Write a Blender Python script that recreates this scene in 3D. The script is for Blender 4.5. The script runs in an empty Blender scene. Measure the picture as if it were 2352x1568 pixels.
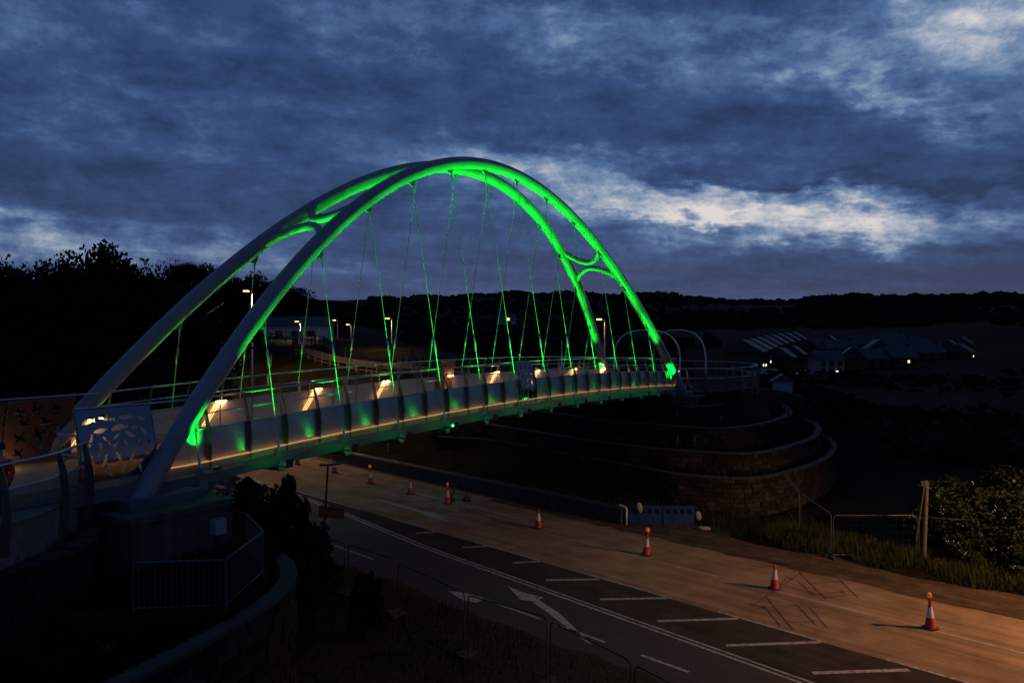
import bpy, bmesh, math, random
import numpy as np
from mathutils import Vector
from mathutils.geometry import delaunay_2d_cdt
sc = bpy.context.scene
col = sc.collection
rnd = random.Random(7); nr = np.random.RandomState(7)
R_ = math.radians

# ------------------------------------------------------------------ camera
FPX, CX, CY, HZ, HC = 1832.0, 1176.0, 784.0, 757.0, 10.5      # survey of the view: focal length, centre, horizon, eye height
PITCH = math.atan((CY-HZ)/FPX)
cam = bpy.data.cameras.new('camera'); cam.sensor_width = 36; cam.lens = 36*FPX/2352; cam.clip_end = 20000; cam.clip_start = .1
camo = bpy.data.objects.new('camera', cam); col.objects.link(camo)
camo.location = (0, 0, HC); camo.rotation_euler = (R_(90)-PITCH, 0, 0)
sc.camera = camo
# ------------------------------------------------------------------ exposure
vs = sc.view_settings; vs.view_transform = 'Standard'; vs.look = 'None'; vs.exposure = 0; vs.gamma = 1; vs.use_curve_mapping = False
cy = sc.cycles; cy.max_bounces = 3; cy.diffuse_bounces = 1; cy.glossy_bounces = 2; cy.caustics_reflective = False; cy.caustics_refractive = False
# ------------------------------------------------------------------ sky (dusk, broken cloud, last light low on the right)
W = bpy.data.worlds.new('World'); sc.world = W; W.use_nodes = True
nt = W.node_tree; nt.nodes.clear()
def ND(t, **k):
    n = nt.nodes.new(t)
    for a, b in k.items(): setattr(n, a, b)
    return n
def LK(a, b): nt.links.new(a, b)
def MA(op, a, b=None, c=None):
    n = ND('ShaderNodeMath', operation=op)
    for i, v in enumerate((a, b, c)):
        if v is None: continue
        if isinstance(v, (int, float)): n.inputs[i].default_value = v
        else: LK(v, n.inputs[i])
    return n.outputs[0]
tc = ND('ShaderNodeTexCoord'); sx = ND('ShaderNodeSeparateXYZ'); LK(tc.outputs['Generated'], sx.inputs[0])
dx, dy, dz = sx.outputs
el = MA('MULTIPLY', MA('ARCSINE', dz), 180/math.pi)
az = MA('MULTIPLY', MA('ARCTAN2', dx, dy), 180/math.pi)
zz = MA('ADD', MA('MAXIMUM', dz, 0.0), 0.10)
cu = MA('DIVIDE', dx, zz); cv = MA('DIVIDE', dy, zz)
def noise(vec, scale, detail, rough, dist=0.0):
    n = ND('ShaderNodeTexNoise'); n.inputs['Scale'].default_value = scale; n.inputs['Detail'].default_value = detail
    n.inputs['Roughness'].default_value = rough; n.inputs['Distortion'].default_value = dist; LK(vec, n.inputs['Vector']); return n.outputs['Fac']
def comb(x, y, z=0.0):
    n = ND('ShaderNodeCombineXYZ')
    for i, v in enumerate((x, y, z)):
        if isinstance(v, (int, float)): n.inputs[i].default_value = v
        else: LK(v, n.inputs[i])
    return n.outputs[0]
plane = comb(MA('MULTIPLY', cu, .8), MA('MULTIPLY', cv, 1.15), 3.1)
n_big = noise(plane, .55, 5, .55, .4)
n_mid = noise(comb(cu, MA('MULTIPLY', cv, 1.6), 8.7), 1.9, 6, .62, .6)
def angular(ka, ke, seed, scale, detail, rough, dist): return noise(comb(MA('MULTIPLY', az, ka), MA('MULTIPLY', MA('ADD', el, MA('MULTIPLY', az, .05)), ke), seed), scale, detail, rough, dist)
n_str = angular(.032, .48, 1.3, 1.0, 6, .58, .5)       # long flat streaks low in the sky
puff = angular(.11, .24, 5.2, 1.35, 8, .66, .3)     # cloud heaps
fine = angular(.30, .42, 9.4, 1.6, 6, .72, .2)
w1 = MA('MULTIPLY', MA('SUBTRACT', angular(.10, .22, 2.7, 1.2, 4, .6, 0), .5), 1.0)
w2 = MA('MULTIPLY', MA('SUBTRACT', angular(.14, .34, 7.9, 1.2, 5, .64, 0), .5), 1.0)
azw = MA('ADD', az, MA('MULTIPLY', w1, 22.0)); elw = MA('ADD', el, MA('MULTIPLY', w2, 6.0))
def gauss(a0, e0, sa, se, tilt=0.0):
    e_ = MA('SUBTRACT', MA('SUBTRACT', elw, e0), MA('MULTIPLY', MA('SUBTRACT', azw, a0), tilt))
    q = MA('ADD', MA('POWER', MA('ABSOLUTE', MA('DIVIDE', MA('SUBTRACT', azw, a0), sa)), 2.0), MA('POWER', MA('ABSOLUTE', MA('DIVIDE', e_, se)), 2.0))
    return MA('EXPONENT', MA('MULTIPLY', q, -1.0))
gaps = None
for g, w in ((gauss(12, 8.9, 14, 1.9, -.12), .46), (gauss(25, 6.6, 13, 1.3, -.08), .46), (gauss(2, 11.6, 8, 1.2, -.10), .26), (gauss(34, 19.5, 11, 4.8, .0), .46), (gauss(25, 15.5, 8, 1.5, -.45), .27), (gauss(20, 9.8, 14, .5, -.10), -.22), (gauss(14, 7.4, 5, .45, -.05), -.26),
             (gauss(9, 19.5, 9, 2.6, -.25), .24), (gauss(-30, 5.4, 18, 1.8, -.04), .42), (gauss(-24, 13.5, 9, 2.2, .05), .15), (gauss(-4, 21, 10, 2.5, 0), .15), (gauss(-34, 18, 8, 3, 0), .10)):
    t = MA('MULTIPLY', g, w); gaps = t if gaps is None else MA('ADD', gaps, t)
tex = MA('ADD', MA('ADD', MA('MULTIPLY', n_big, .45), MA('MULTIPLY', n_mid, .30)), MA('ADD', MA('MULTIPLY', puff, .55), MA('MULTIPLY', fine, .22)))
lowmix = MA('MULTIPLY', MA('SUBTRACT', 1.0, MA('MINIMUM', MA('DIVIDE', MA('MAXIMUM', el, 0.0), 10.0), 1.0)), .92)
tex = MA('ADD', MA('MULTIPLY', tex, MA('SUBTRACT', 1.0, lowmix)), MA('MULTIPLY', MA('ADD', MA('MULTIPLY', n_str, 1.02), MA('MULTIPLY', fine, .45)), lowmix))
brk = MA('ADD', .16, MA('ADD', MA('MULTIPLY', MA('ADD', puff, fine), .55), MA('MULTIPLY', n_str, .90)))
val = MA('ADD', MA('MULTIPLY', MA('SUBTRACT', tex, .755), 1.18), MA('ADD', .312, MA('MULTIPLY', gaps, MA('MULTIPLY', brk, .86))))
rp = ND('ShaderNodeValToRGB'); LK(val, rp.inputs[0]); cr = rp.color_ramp; cr.interpolation = 'LINEAR'
cr.elements[0].position = 0.08; cr.elements[0].color = (.013, .032, .078, 1)
cr.elements[1].position = 1.0; cr.elements[1].color = (.78, .73, .70, 1)
for p, c in ((.25, (.018, .041, .113)), (.42, (.033, .074, .192)), (.56, (.070, .140, .298)), (.70, (.18, .27, .42)), (.84, (.43, .47, .56))):
    e = cr.elements.new(p); e.color = (*c, 1)
# dull mauve air near the horizon
hz = MA('EXPONENT', MA('MULTIPLY', MA('MAXIMUM', el, 0.0), -.22))
mx = ND('ShaderNodeMix', data_type='RGBA'); LK(MA('MULTIPLY', hz, .55), mx.inputs['Factor']); LK(rp.outputs[0], mx.inputs['A']); mx.inputs['B'].default_value = (.088, .086, .150, 1)
sky = ND('ShaderNodeTexSky', sky_type='NISHITA', sun_disc=False, sun_elevation=R_(-3), sun_rotation=R_(24), altitude=50)
add = ND('ShaderNodeMix', data_type='RGBA', blend_type='ADD'); add.inputs['Factor'].default_value = .02
LK(mx.outputs['Result'], add.inputs['A']); LK(sky.outputs[0], add.inputs['B'])
bg = ND('ShaderNodeBackground'); LK(add.outputs['Result'], bg.inputs[0]); bg.inputs[1].default_value = 1.0
wo = ND('ShaderNodeOutputWorld'); LK(bg.outputs[0], wo.inputs[0])
W.cycles.sampling_method = 'MANUAL'; W.cycles.sample_map_resolution = 512
sun = bpy.data.lights.new('sun', 'SUN'); sun.energy = .03; sun.angle = R_(25); sun.color = (.80, .86, 1)
suno = bpy.data.objects.new('sun', sun); col.objects.link(suno)
suno.rotation_euler = Vector((-math.sin(R_(24)), -math.cos(R_(24)), -.12)).to_track_quat('-Z', 'Y').to_euler()

# ------------------------------------------------------------------ helpers
def ray(x, y):
    F = Vector((0, math.cos(PITCH), -math.sin(PITCH))); U = Vector((0, math.sin(PITCH), math.cos(PITCH)))
    return Vector((1, 0, 0))*((x-CX)/FPX)+F+U*((CY-y)/FPX)
def G(x, y, z=0.0):                       # survey point: where the sight line meets height z
    d = ray(x, y); t = (z-HC)/d.z; return Vector((0, 0, HC))+d*t
def AT(x, y, depth):                      # survey point at a known distance
    return Vector((0, 0, HC))+ray(x, y)*depth
def V(*a): return Vector(a)
MATS = {}
def mat(name, c, rough=.7, metal=0.0, var=0.0, vs_=3.0, bump=0.0, bs=20.0, c2=None, emit=None, es=0.0, spec=None, alpha=None, trans=0.0, aniso=0.0):
    m = bpy.data.materials.new(name); m.use_nodes = True; t = m.node_tree; b = t.nodes['Principled BSDF']
    b.inputs['Base Color'].default_value = (*c, 1); b.inputs['Roughness'].default_value = rough; b.inputs['Metallic'].default_value = metal
    if spec is not None: b.inputs['Specular IOR Level'].default_value = spec
    if trans: b.inputs['Transmission Weight'].default_value = trans
    if aniso: b.inputs['Anisotropic'].default_value = aniso
    if emit: b.inputs['Emission Color'].default_value = (*emit, 1); b.inputs['Emission Strength'].default_value = es
    geo = None
    if var or bump:
        geo = t.nodes.new('ShaderNodeNewGeometry')
    if var:
        n = t.nodes.new('ShaderNodeTexNoise'); n.inputs['Scale'].default_value = vs_; n.inputs['Detail'].default_value = 7; n.inputs['Roughness'].default_value = .65
        t.links.new(geo.outputs['Position'], n.inputs['Vector'])
        r = t.nodes.new('ShaderNodeValToRGB'); t.links.new(n.outputs['Fac'], r.inputs[0])
        a = c2 if c2 else tuple(x*(1-var) for x in c)
        r.color_ramp.elements[0].position = .32; r.color_ramp.elements[0].color = (*a, 1)
        r.color_ramp.elements[1].position = .68; r.color_ramp.elements[1].color = (*tuple(min(1, x*(1+var*.6)) for x in c), 1)
        t.links.new(r.outputs[0], b.inputs['Base Color'])
    if bump:
        n2 = t.nodes.new('ShaderNodeTexNoise'); n2.inputs['Scale'].default_value = bs; n2.inputs['Detail'].default_value = 5
        t.links.new(geo.outputs['Position'], n2.inputs['Vector'])
        bp = t.nodes.new('ShaderNodeBump'); bp.inputs['Strength'].default_value = bump; bp.inputs['Distance'].default_value = .03
        t.links.new(n2.outputs['Fac'], bp.inputs['Height']); t.links.new(bp.outputs[0], b.inputs['Normal'])
    if name in ('land', 'planting', 'earth', 'leaf_dark', 'gravel', 'dust', 'dirt', 'stone', 'stone_pale', 'stone_dark', 'grass', 'leaf_dry', 'brick_wall', 'hatch'): b.inputs['Specular IOR Level'].default_value = .03
    MATS[name] = m; return m
mat('arch_paint', (.205, .22, .24), .32, var=.12, vs_=1.5, spec=.5)
mat('steel_paint', (.16, .18, .20), .45, var=.15, vs_=4)
mat('deck_steel', (.10, .115, .13), .5, var=.25, vs_=3)
mat('stainless', (.46, .48, .52), .30, metal=.9, var=.1, vs_=8)
mat('cable', (.40, .42, .40), .5, metal=.0)
mat('rail_steel', (.42, .45, .48), .35, metal=.8)
mat('panel_steel', (.44, .43, .45), .20, metal=.8, var=.08, vs_=2.2)
mat('inner_panel', (.54, .46, .47), .42, metal=.35, var=.10, vs_=2.0, bump=.02, bs=3, aniso=.6)
mat('art_steel', (.24, .25, .27), .14, metal=1.0, bump=.05, bs=5)
mat('corten', (.085, .036, .018), .75, var=.4, vs_=5)
mat('post_steel', (.13, .12, .105), .38, metal=.6)
mat('kerb', (.42, .30, .20), .55, var=.2, vs_=5)
mat('deck_top', (.20, .17, .14), .85, var=.3, vs_=6, bump=.2, bs=60)
mat('concrete', (.090, .080, .066), .85, var=.25, vs_=2.2, bump=.25, bs=18)
mat('concrete_dark', (.045, .044, .041), .88, var=.35, vs_=2.0, bump=.25, bs=15)
mat('stone', (.038, .031, .022), .9, var=.4, vs_=2.6, bump=.5, bs=14)
mat('stone_pale', (.052, .044, .032), .9, var=.35, vs_=3.1, bump=.5, bs=16)
mat('stone_dark', (.028, .023, .016), .9, var=.4, vs_=2.2, bump=.5, bs=13)
mat('coping', (.042, .036, .028), .85, var=.3, vs_=3, bump=.3, bs=15)
mat('earth', (.016, .014, .010), .95, var=.6, vs_=.9, bump=.6, bs=3, c2=(.012, .013, .008))
mat('planting', (.013, .011, .005), .95, var=.6, vs_=1.6, bump=.8, bs=6)
mat('asphalt', (.032, .027, .021), .88, var=.25, vs_=1.3, bump=.15, bs=50)
mat('dust', (.29, .20, .120), .92, var=.30, vs_=.55, bump=.15, bs=40, c2=(.19, .130, .080))
mat('dirt', (.095, .066, .042), .95, var=.5, vs_=1.2, bump=.5, bs=12)
mat('hatch', (.058, .048, .036), .9, var=.35, vs_=.8, bump=.1, bs=40)
mat('paint_white', (.38, .37, .34), .75, var=.35, vs_=5.5, c2=(.085, .08, .07))
mat('dark_line', (.035, .028, .022), .9)
mat('cone_red', (.48, .035, .018), .5, var=.15, vs_=9)
mat('cone_white', (.60, .60, .60), .4, var=.15, vs_=9)
mat('rubber', (.025, .024, .024), .8)
mat('amber', (.70, .22, .02), .25, emit=(1, .30, .03), es=.16)
mat('blue_plastic', (.012, .040, .15), .45, var=.2, vs_=5)
mat('sack', (.30, .28, .24), .9, var=.2, vs_=12, bump=.4, bs=30)
mat('galv', (.10, .10, .10), .45, metal=.5)
mat('black_steel', (.018, .018, .018), .5)
mat('timber', (.115, .075, .045), .85, var=.3, vs_=6)
mat('old_wood', (.095, .08, .06), .85, var=.3, vs_=5)
mat('shelter', (.20, .15, .10), .7, var=.2, vs_=7)
mat('leaf', (.022, .034, .012), .95, spec=.15, var=.5, vs_=1.1)
mat('leaf_dark', (.008, .011, .005), .9, var=.5, vs_=.7)
mat('leaf_dry', (.13, .10, .035), .65, var=.4, vs_=2)
mat('grass', (.050, .058, .014), .7, var=.5, vs_=1.0, c2=(.026, .034, .009))
mat('flower', (.55, .53, .45), .7)
mat('bark', (.010, .008, .006), .9)
mat('render_wall', (.66, .60, .48), .85, var=.15, vs_=1.5)
mat('brick_wall', (.10, .060, .045), .9, var=.25, vs_=2)
mat('pale_wall', (.30, .25, .23), .88, var=.2, vs_=2)
mat('slate', (.032, .037, .048), .6, var=.25, vs_=1.2)
mat('solar', (.075, .085, .110), .55, spec=.25)
mat('dark_glass', (.012, .014, .018), .08, spec=.6)
mat('glow_window', (.8, .6, .35), .5, emit=(1, .66, .30), es=1.6)
mat('glow_white', (.8, .8, .7), .5, emit=(1, .86, .58), es=3)
mat('lamp_lens', (1, .8, .5), .4, emit=(1, .46, .11), es=4.5)
mat('lamp_far', (1, .8, .5), .4, emit=(1, .46, .13), es=4)
mat('deck_lens', (1, .8, .5), .4, emit=(1, .56, .15), es=30)
mat('streak_glow', (1, .8, .5), .4, emit=(1, .52, .13), es=2.6)
mat('strip_lens', (1, .8, .5), .4, emit=(1, .44, .12), es=.48)
mat('green_lens', (.2, 1, .4), .4, emit=(.04, 1, .18), es=.35)
mat('flood_lens', (.2, 1, .4), .4, emit=(.0, 1, .06), es=60)
mat('indicator', (.2, 1, .4), .4, emit=(.03, 1, .22), es=9)
mat('car_white', (.5, .5, .5), .3); mat('car_dark', (.05, .055, .06), .3)
mat('skin', (.45, .28, .20), .55); mat('hair', (.02, .015, .012), .7)
mat('jacket', (.75, .045, .012), .7); mat('trousers', (.02, .022, .03), .85)
mat('gravel', (.040, .031, .020), .95, var=.6, vs_=9, bump=.5, bs=30)
mat('cabinet', (.26, .32, .38), .4)
mat('render_roof', (.03, .032, .036), .8, var=.3, vs_=2)
def grass_ground():
    m = mat('land', (.020, .024, .012), .95); t = m.node_tree; b = t.nodes['Principled BSDF']
    g = t.nodes.new('ShaderNodeNewGeometry'); n = t.nodes.new('ShaderNodeTexNoise'); n.inputs['Scale'].default_value = .35; n.inputs['Detail'].default_value = 8
    t.links.new(g.outputs['Position'], n.inputs['Vector'])
    v = t.nodes.new('ShaderNodeTexVoronoi'); v.inputs['Scale'].default_value = .0048; t.links.new(g.outputs['Position'], v.inputs['Vector'])
    r = t.nodes.new('ShaderNodeValToRGB'); t.links.new(n.outputs['Fac'], r.inputs[0])
    r.color_ramp.elements[0].position = .3; r.color_ramp.elements[0].color = (.0045, .0040, .0020, 1); r.color_ramp.elements[1].position = .75; r.color_ramp.elements[1].color = (.018, .0150, .0080, 1)
    sv = t.nodes.new('ShaderNodeSeparateColor'); t.links.new(v.outputs['Color'], sv.inputs[0])
    r2 = t.nodes.new('ShaderNodeValToRGB'); t.links.new(sv.outputs[0], r2.inputs[0]); r2.color_ramp.interpolation = 'CONSTANT'
    r2.color_ramp.elements[0].position = 0; r2.color_ramp.elements[0].color = (.55, .6, .6, 1); r2.color_ramp.elements[1].position = .82; r2.color_ramp.elements[1].color = (3.4, 3.0, 2.4, 1)
    e = r2.color_ramp.elements.new(.4); e.color = (1.1, 1.2, 1.0, 1)
    mm = t.nodes.new('ShaderNodeMix'); mm.data_type = 'RGBA'; mm.blend_type = 'MULTIPLY'; mm.inputs['Factor'].default_value = 1
    t.links.new(r.outputs[0], mm.inputs['A']); t.links.new(r2.outputs[0], mm.inputs['B']); t.links.new(mm.outputs['Result'], b.inputs['Base Color'])
    bp = t.nodes.new('ShaderNodeBump'); bp.inputs['Strength'].default_value = .6; bp.inputs['Distance'].default_value = .3
    t.links.new(n.outputs['Fac'], bp.inputs['Height']); t.links.new(bp.outputs[0], b.inputs['Normal'])
grass_ground()
def streaky(name, ang, sx_, sy_, c0, c1, dark, sz_=1):
    t = MATS[name].node_tree; b = t.nodes['Principled BSDF']; g = t.nodes.new('ShaderNodeNewGeometry')
    mp = t.nodes.new('ShaderNodeMapping'); mp.vector_type = 'TEXTURE'; mp.inputs['Rotation'].default_value = (0, 0, ang); mp.inputs['Scale'].default_value = (sx_, sy_, sz_); t.links.new(g.outputs['Position'], mp.inputs['Vector'])
    n = t.nodes.new('ShaderNodeTexNoise'); n.inputs['Scale'].default_value = 1.0; n.inputs['Detail'].default_value = 6; n.inputs['Roughness'].default_value = .6; t.links.new(mp.outputs[0], n.inputs['Vector'])
    r = t.nodes.new('ShaderNodeValToRGB'); t.links.new(n.outputs['Fac'], r.inputs[0]); e = r.color_ramp.elements
    e[0].position = .30; e[0].color = (dark, dark, dark, 1); e[1].position = .62; e[1].color = (1, 1, 1, 1)
    src = b.inputs['Base Color'].links[0].from_socket; m = t.nodes.new('ShaderNodeMix'); m.data_type = 'RGBA'; m.blend_type = 'MULTIPLY'; m.inputs['Factor'].default_value = 1
    t.links.new(src, m.inputs['A']); t.links.new(r.outputs[0], m.inputs['B']); t.links.new(m.outputs['Result'], b.inputs['Base Color'])
RA = math.atan2(.7141, -.7)
streaky('dust', RA, 9.0, .45, 0, 0, .55); streaky('asphalt', RA, 7.0, .5, 0, 0, .6); streaky('hatch', RA, 6.0, .6, 0, 0, .6); streaky('dirt', RA, 5.0, .4, 0, 0, .5); streaky('concrete', 0, .30, .30, 0, 0, .45, 2.2); streaky('concrete_dark', 0, .35, .35, 0, 0, .5, 1.8)
def brushed(name, rough):          # steel brushed along the bridge: highlights stretch up and down
    t = MATS[name].node_tree; b = t.nodes['Principled BSDF']; tn = t.nodes.new('ShaderNodeTangent'); tn.direction_type = 'UV_MAP'; tn.uv_map = 'grain'
    t.links.new(tn.outputs[0], b.inputs['Tangent']); b.inputs['Anisotropic'].default_value = .95; b.inputs['Anisotropic Rotation'].default_value = .25; b.inputs['Roughness'].default_value = rough
    for l in list(t.links):
        if l.to_socket == b.inputs['Normal']: t.links.remove(l)
def grain(o):
    uv = o.data.uv_layers.new(name='grain'); o_ = Vector(o['_o'])
    for l in o.data.loops: p = o.data.vertices[l.vertex_index].co+o_; uv.data[l.index].uv = (p.dot(AX), p.z)
brushed('panel_steel', .34); brushed('inner_panel', .45)

class MB:
    def __init__(s): s.v = []; s.f = []; s.sm = []
    def add(s, v, f, smooth=False):
        o = len(s.v); s.v += [tuple(p) for p in v]; s.f += [tuple(i+o for i in q) for q in f]; s.sm += [smooth]*len(f); return s
    def box(s, c, size, ax=(1, 0, 0), up=(0, 0, 1)):
        c = Vector(c); X = Vector(ax).normalized(); Z = Vector(up).normalized(); Y = Z.cross(X).normalized(); Z = X.cross(Y)
        h = [x/2 for x in size]
        v = [c+X*h[0]*i+Y*h[1]*j+Z*h[2]*k for k in (-1, 1) for j in (-1, 1) for i in (-1, 1)]
        return s.add(v, [(0, 2, 3, 1), (4, 5, 7, 6), (0, 1, 5, 4), (2, 6, 7, 3), (0, 4, 6, 2), (1, 3, 7, 5)])
    def tube(s, path, r, n=8, closed=False, caps=True):
        P = [Vector(p) for p in path]; m = len(P); rs = r if isinstance(r, (list, tuple)) else [r]*m
        ref = None; v = []
        for i, p in enumerate(P):
            if closed: t = P[(i+1) % m]-P[i-1]
            else: t = P[min(i+1, m-1)]-P[max(i-1, 0)]
            t.normalize()
            if ref is None:
                ref = Vector((0, 0, 1)) if abs(t.z) < .9 else Vector((1, 0, 0))
                ref = (ref-t*ref.dot(t)).normalized()
            else: ref = (ref-t*ref.dot(t)).normalized()
            b = t.cross(ref)
            for k in range(n):
                a = 2*math.pi*k/n; v.append(p+(ref*math.cos(a)+b*math.sin(a))*rs[i])
        f = []
        for i in range(m if closed else m-1):
            for k in range(n):
                a = i*n+k; b2 = i*n+(k+1) % n; j = ((i+1) % m)*n
                f.append((a, b2, j+(k+1) % n, j+k))
        s.add(v, f, True)
        if caps and not closed: s.add(v[:n], [tuple(range(n))[::-1]]); s.add(v[-n:], [tuple(range(n))])
        return s
    def prism(s, poly, z0, z1):            # poly: list of (x,y)
        n = len(poly); v = [(x, y, z0) for x, y in poly]+[(x, y, z1) for x, y in poly]
        f = [tuple(range(n))[::-1], tuple(range(n, 2*n))]+[(i, (i+1) % n, n+(i+1) % n, n+i) for i in range(n)]
        return s.add(v, f)
    def lathe(s, c, prof, n=16, smooth=True):   # prof: (r,z)
        c = Vector(c); v = []; 
        for r, z in prof:
            for k in range(n):
                a = 2*math.pi*k/n; v.append(c+Vector((r*math.cos(a), r*math.sin(a), z)))
        f = [(i*n+k, i*n+(k+1) % n, (i+1)*n+(k+1) % n, (i+1)*n+k) for i in range(len(prof)-1) for k in range(n)]
        s.add(v, f, smooth); m = len(prof)
        s.add(v[:n], [tuple(range(n))[::-1]]); s.add(v[-n:], [tuple(range(n))]); return s
    def sheet(s, rows, smooth=True, thick=None):
        m, n = len(rows), len(rows[0]); v = [p for r in rows for p in r]
        return s.add(v, [(i*n+j, i*n+j+1, (i+1)*n+j+1, (i+1)*n+j) for i in range(m-1) for j in range(n-1)], smooth)
    def strip_poly(s, pts, z=None):
        return s.add(pts, [tuple(range(len(pts)))])
    def build(s, name, m, parent=None, origin=None, label=None):
        o_ = Vector(origin) if origin is not None else Vector((0, 0, 0))
        if parent is not None and origin is None: o_ = Vector(parent['_o']) if '_o' in parent else Vector((0, 0, 0))
        me = bpy.data.meshes.new(name); me.from_pydata([tuple(Vector(p)-o_) for p in s.v], [], s.f)
        if any(s.sm): me.polygons.foreach_set('use_smooth', s.sm)
        me.materials.append(MATS[m] if isinstance(m, str) else m); me.update()
        ob = bpy.data.objects.new(name, me); col.objects.link(ob)
        if parent is not None: ob.parent = parent; ob['_o'] = tuple(o_)
        else: ob.location = o_; ob['_o'] = tuple(o_)
        if label: ob['label'] = label
        return ob
def fastmesh(name, quads, m, nv=4):
    v = np.ascontiguousarray(quads.reshape(-1, 3), dtype=np.float32); n = len(v)//nv
    me = bpy.data.meshes.new(name); me.vertices.add(len(v)); me.vertices.foreach_set('co', v.ravel())
    me.loops.add(len(v)); me.loops.foreach_set('vertex_index', np.arange(len(v), dtype=np.int32))
    me.polygons.add(n); me.polygons.foreach_set('loop_start', np.arange(0, len(v), nv, dtype=np.int32))
    me.update(calc_edges=True); me.materials.append(MATS[m]); return me
def empty(name, loc):
    o = bpy.data.objects.new(name, None); col.objects.link(o); o.location = loc; o['_o'] = tuple(loc); o.empty_display_size = .3; return o
def tag(o, label, cat, group=None):
    o['label'] = label; o['category'] = cat
    if group: o['group'] = group
    return o
def struct(o, kind='structure'): o['kind'] = kind; return o
def cp(o, parent=None):
    c = o.copy(); col.objects.link(c)
    if parent is not None: c.parent = parent
    return c
def cptree(o, parent=None):
    c = cp(o, parent)
    for ch in [x for x in bpy.data.objects if x.parent == o]: cptree(ch, c)
    return c
def meshobj(name, me, parent=None, loc=(0, 0, 0), rot=0, scale=None):
    o = bpy.data.objects.new(name, me); col.objects.link(o); o.location = loc; o.rotation_euler = (0, 0, rot)
    if scale: o.scale = scale
    if parent is not None: o.parent = parent
    return o
def light(name, kind, parent, loc, energy, color, radius=.05, aim=None, cone=60, blend=.5):
    l = bpy.data.lights.new(name, kind); l.energy = energy; l.color = color; l.shadow_soft_size = radius
    if kind == 'SPOT': l.spot_size = R_(cone); l.spot_blend = blend
    o = bpy.data.objects.new(name, l); col.objects.link(o); o.parent = parent
    o.location = Vector(loc)-Vector(parent['_o'])
    if aim is not None: o.rotation_euler = (Vector(aim)-Vector(loc)).to_track_quat('-Z', 'Y').to_euler()
    return o
def sm_(a, b, x):
    t = np.clip((x-a)/(b-a), 0, 1); return t*t*(3-2*t)

# ------------------------------------------------------------------ frames: the bridge and the road
TH = R_(31.73)
AX = V(math.sin(TH), math.cos(TH), 0); TX = V(-math.cos(TH), math.sin(TH), 0); P0 = V(-9.15, 23.34, 0)
def zd(a):
    if a < 0 or a > 39: return 6.30 - .0 if a < 0 else 6.27
    return 6.3+.47*(1-((a-19.5)/19.5)**2)
def B(a, t, z): return P0+AX*a+TX*t+V(0, 0, z)
WB = 5.75
RD = V(-.7, .7141, 0); RN = V(.7141, .7, 0)
def RP(s, n, z=0.0): return RD*s+RN*n+V(0, 0, z)
def rs(p): return Vector((p[0], p[1], 0)).dot(RD), Vector((p[0], p[1], 0)).dot(RN)

# ------------------------------------------------------------------ ground
COLS = [-900, 0, 600, 900, 1200, 1500, 1700, 2000, 2352, 3000]
DEPS = [75, 110, 180, 320, 600, 1000, 1600, 2600, 4500, 9000]
TAB = np.array([[6, 8, 12, 20, 40, 60, 80, 100, 130, 130], [6, 8, 12, 20, 40, 60, 80, 100, 130, 130], [6, 9, 12, 18, 30, 45, 70, 100, 130, 130],
                [6.2, 8.5, 8, 8, 14, 30, 60, 110, 165, 160], [5.9, 6, 3.5, 3, 10, 26, 60, 115, 195, 190], [4.5, 2, .6, 3, 10, 30, 65, 118, 190, 190], [-.6, 0, .5, 3, 12, 32, 62, 95, 150, 150],
                [-1, 0, .5, 3, 14, 45, 66, 85, 120, 120], [-.5, 0, 1, 5, 20, 47, 66, 85, 120, 120], [0, 1, 3, 8, 25, 50, 66, 85, 120, 120]], float)
def terrain(x, y):
    x = np.asarray(x, float); y = np.asarray(y, float)
    s = -.7*x+.7141*y; n = .7141*x+.7*y
    # near land: flat by the road, a bank beyond it on the left, low valley on the right
    bank = 5.9*sm_(37, 50, n)*sm_(24, 36, s)
    bank = bank + 3.0*sm_(52, 80, n)*sm_(60, 85, s)
    left = 5.0*sm_(17, 6, n)*sm_(20, 40, s)
    near = np.maximum(bank, left) - .9*sm_(38, 46, n)*(1-sm_(20, 30, s)) - .05
    yy = np.maximum(y, 20.0)
    px = np.clip(1176+1832*x/yy, COLS[0], COLS[-1]-1); ld = np.log(np.clip(yy, DEPS[0], DEPS[-1]-1)); LD = np.log(np.array(DEPS, float))
    ci = np.clip(np.searchsorted(COLS, px, 'right')-1, 0, len(COLS)-2); di = np.clip(np.searchsorted(LD, ld, 'right')-1, 0, len(LD)-2)
    C_ = np.array(COLS, float); u = (px-C_[ci])/(C_[ci+1]-C_[ci]); u = u*u*(3-2*u); w = (ld-LD[di])/(LD[di+1]-LD[di])
    far = (TAB[ci, di]*(1-u)+TAB[ci+1, di]*u)*(1-w)+(TAB[ci, di+1]*(1-u)+TAB[ci+1, di+1]*u)*w
    k = sm_(66, 98, yy)
    wob = (np.sin(x*.011+y*.004)+np.sin(x*.023-y*.0017+1.3)+.6*np.sin(x*.005+.7))*np.clip((yy-500)/3000, 0, 1)*7
    return near*(1-k)+far*k+wob
def TZ(x, y): return float(terrain(x, y))
ys = np.concatenate([np.linspace(-60, 8, 10), np.linspace(12, 130, 110), np.geomspace(134, 9000, 90)])
us = np.sinh(np.linspace(-2.2, 2.2, 260))/math.sinh(2.2)
YY, UU = np.meshgrid(ys, us, indexing='ij'); XX = UU*(np.maximum(YY, 0)*1.15+75)
ZZ = terrain(XX, YY)
vv = np.stack([XX, YY, ZZ], -1).reshape(-1, 3); m_, n_ = YY.shape
ii = np.arange(m_*n_).reshape(m_, n_); q = np.stack([ii[:-1, :-1], ii[:-1, 1:], ii[1:, 1:], ii[1:, :-1]], -1).reshape(-1, 4)
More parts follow.
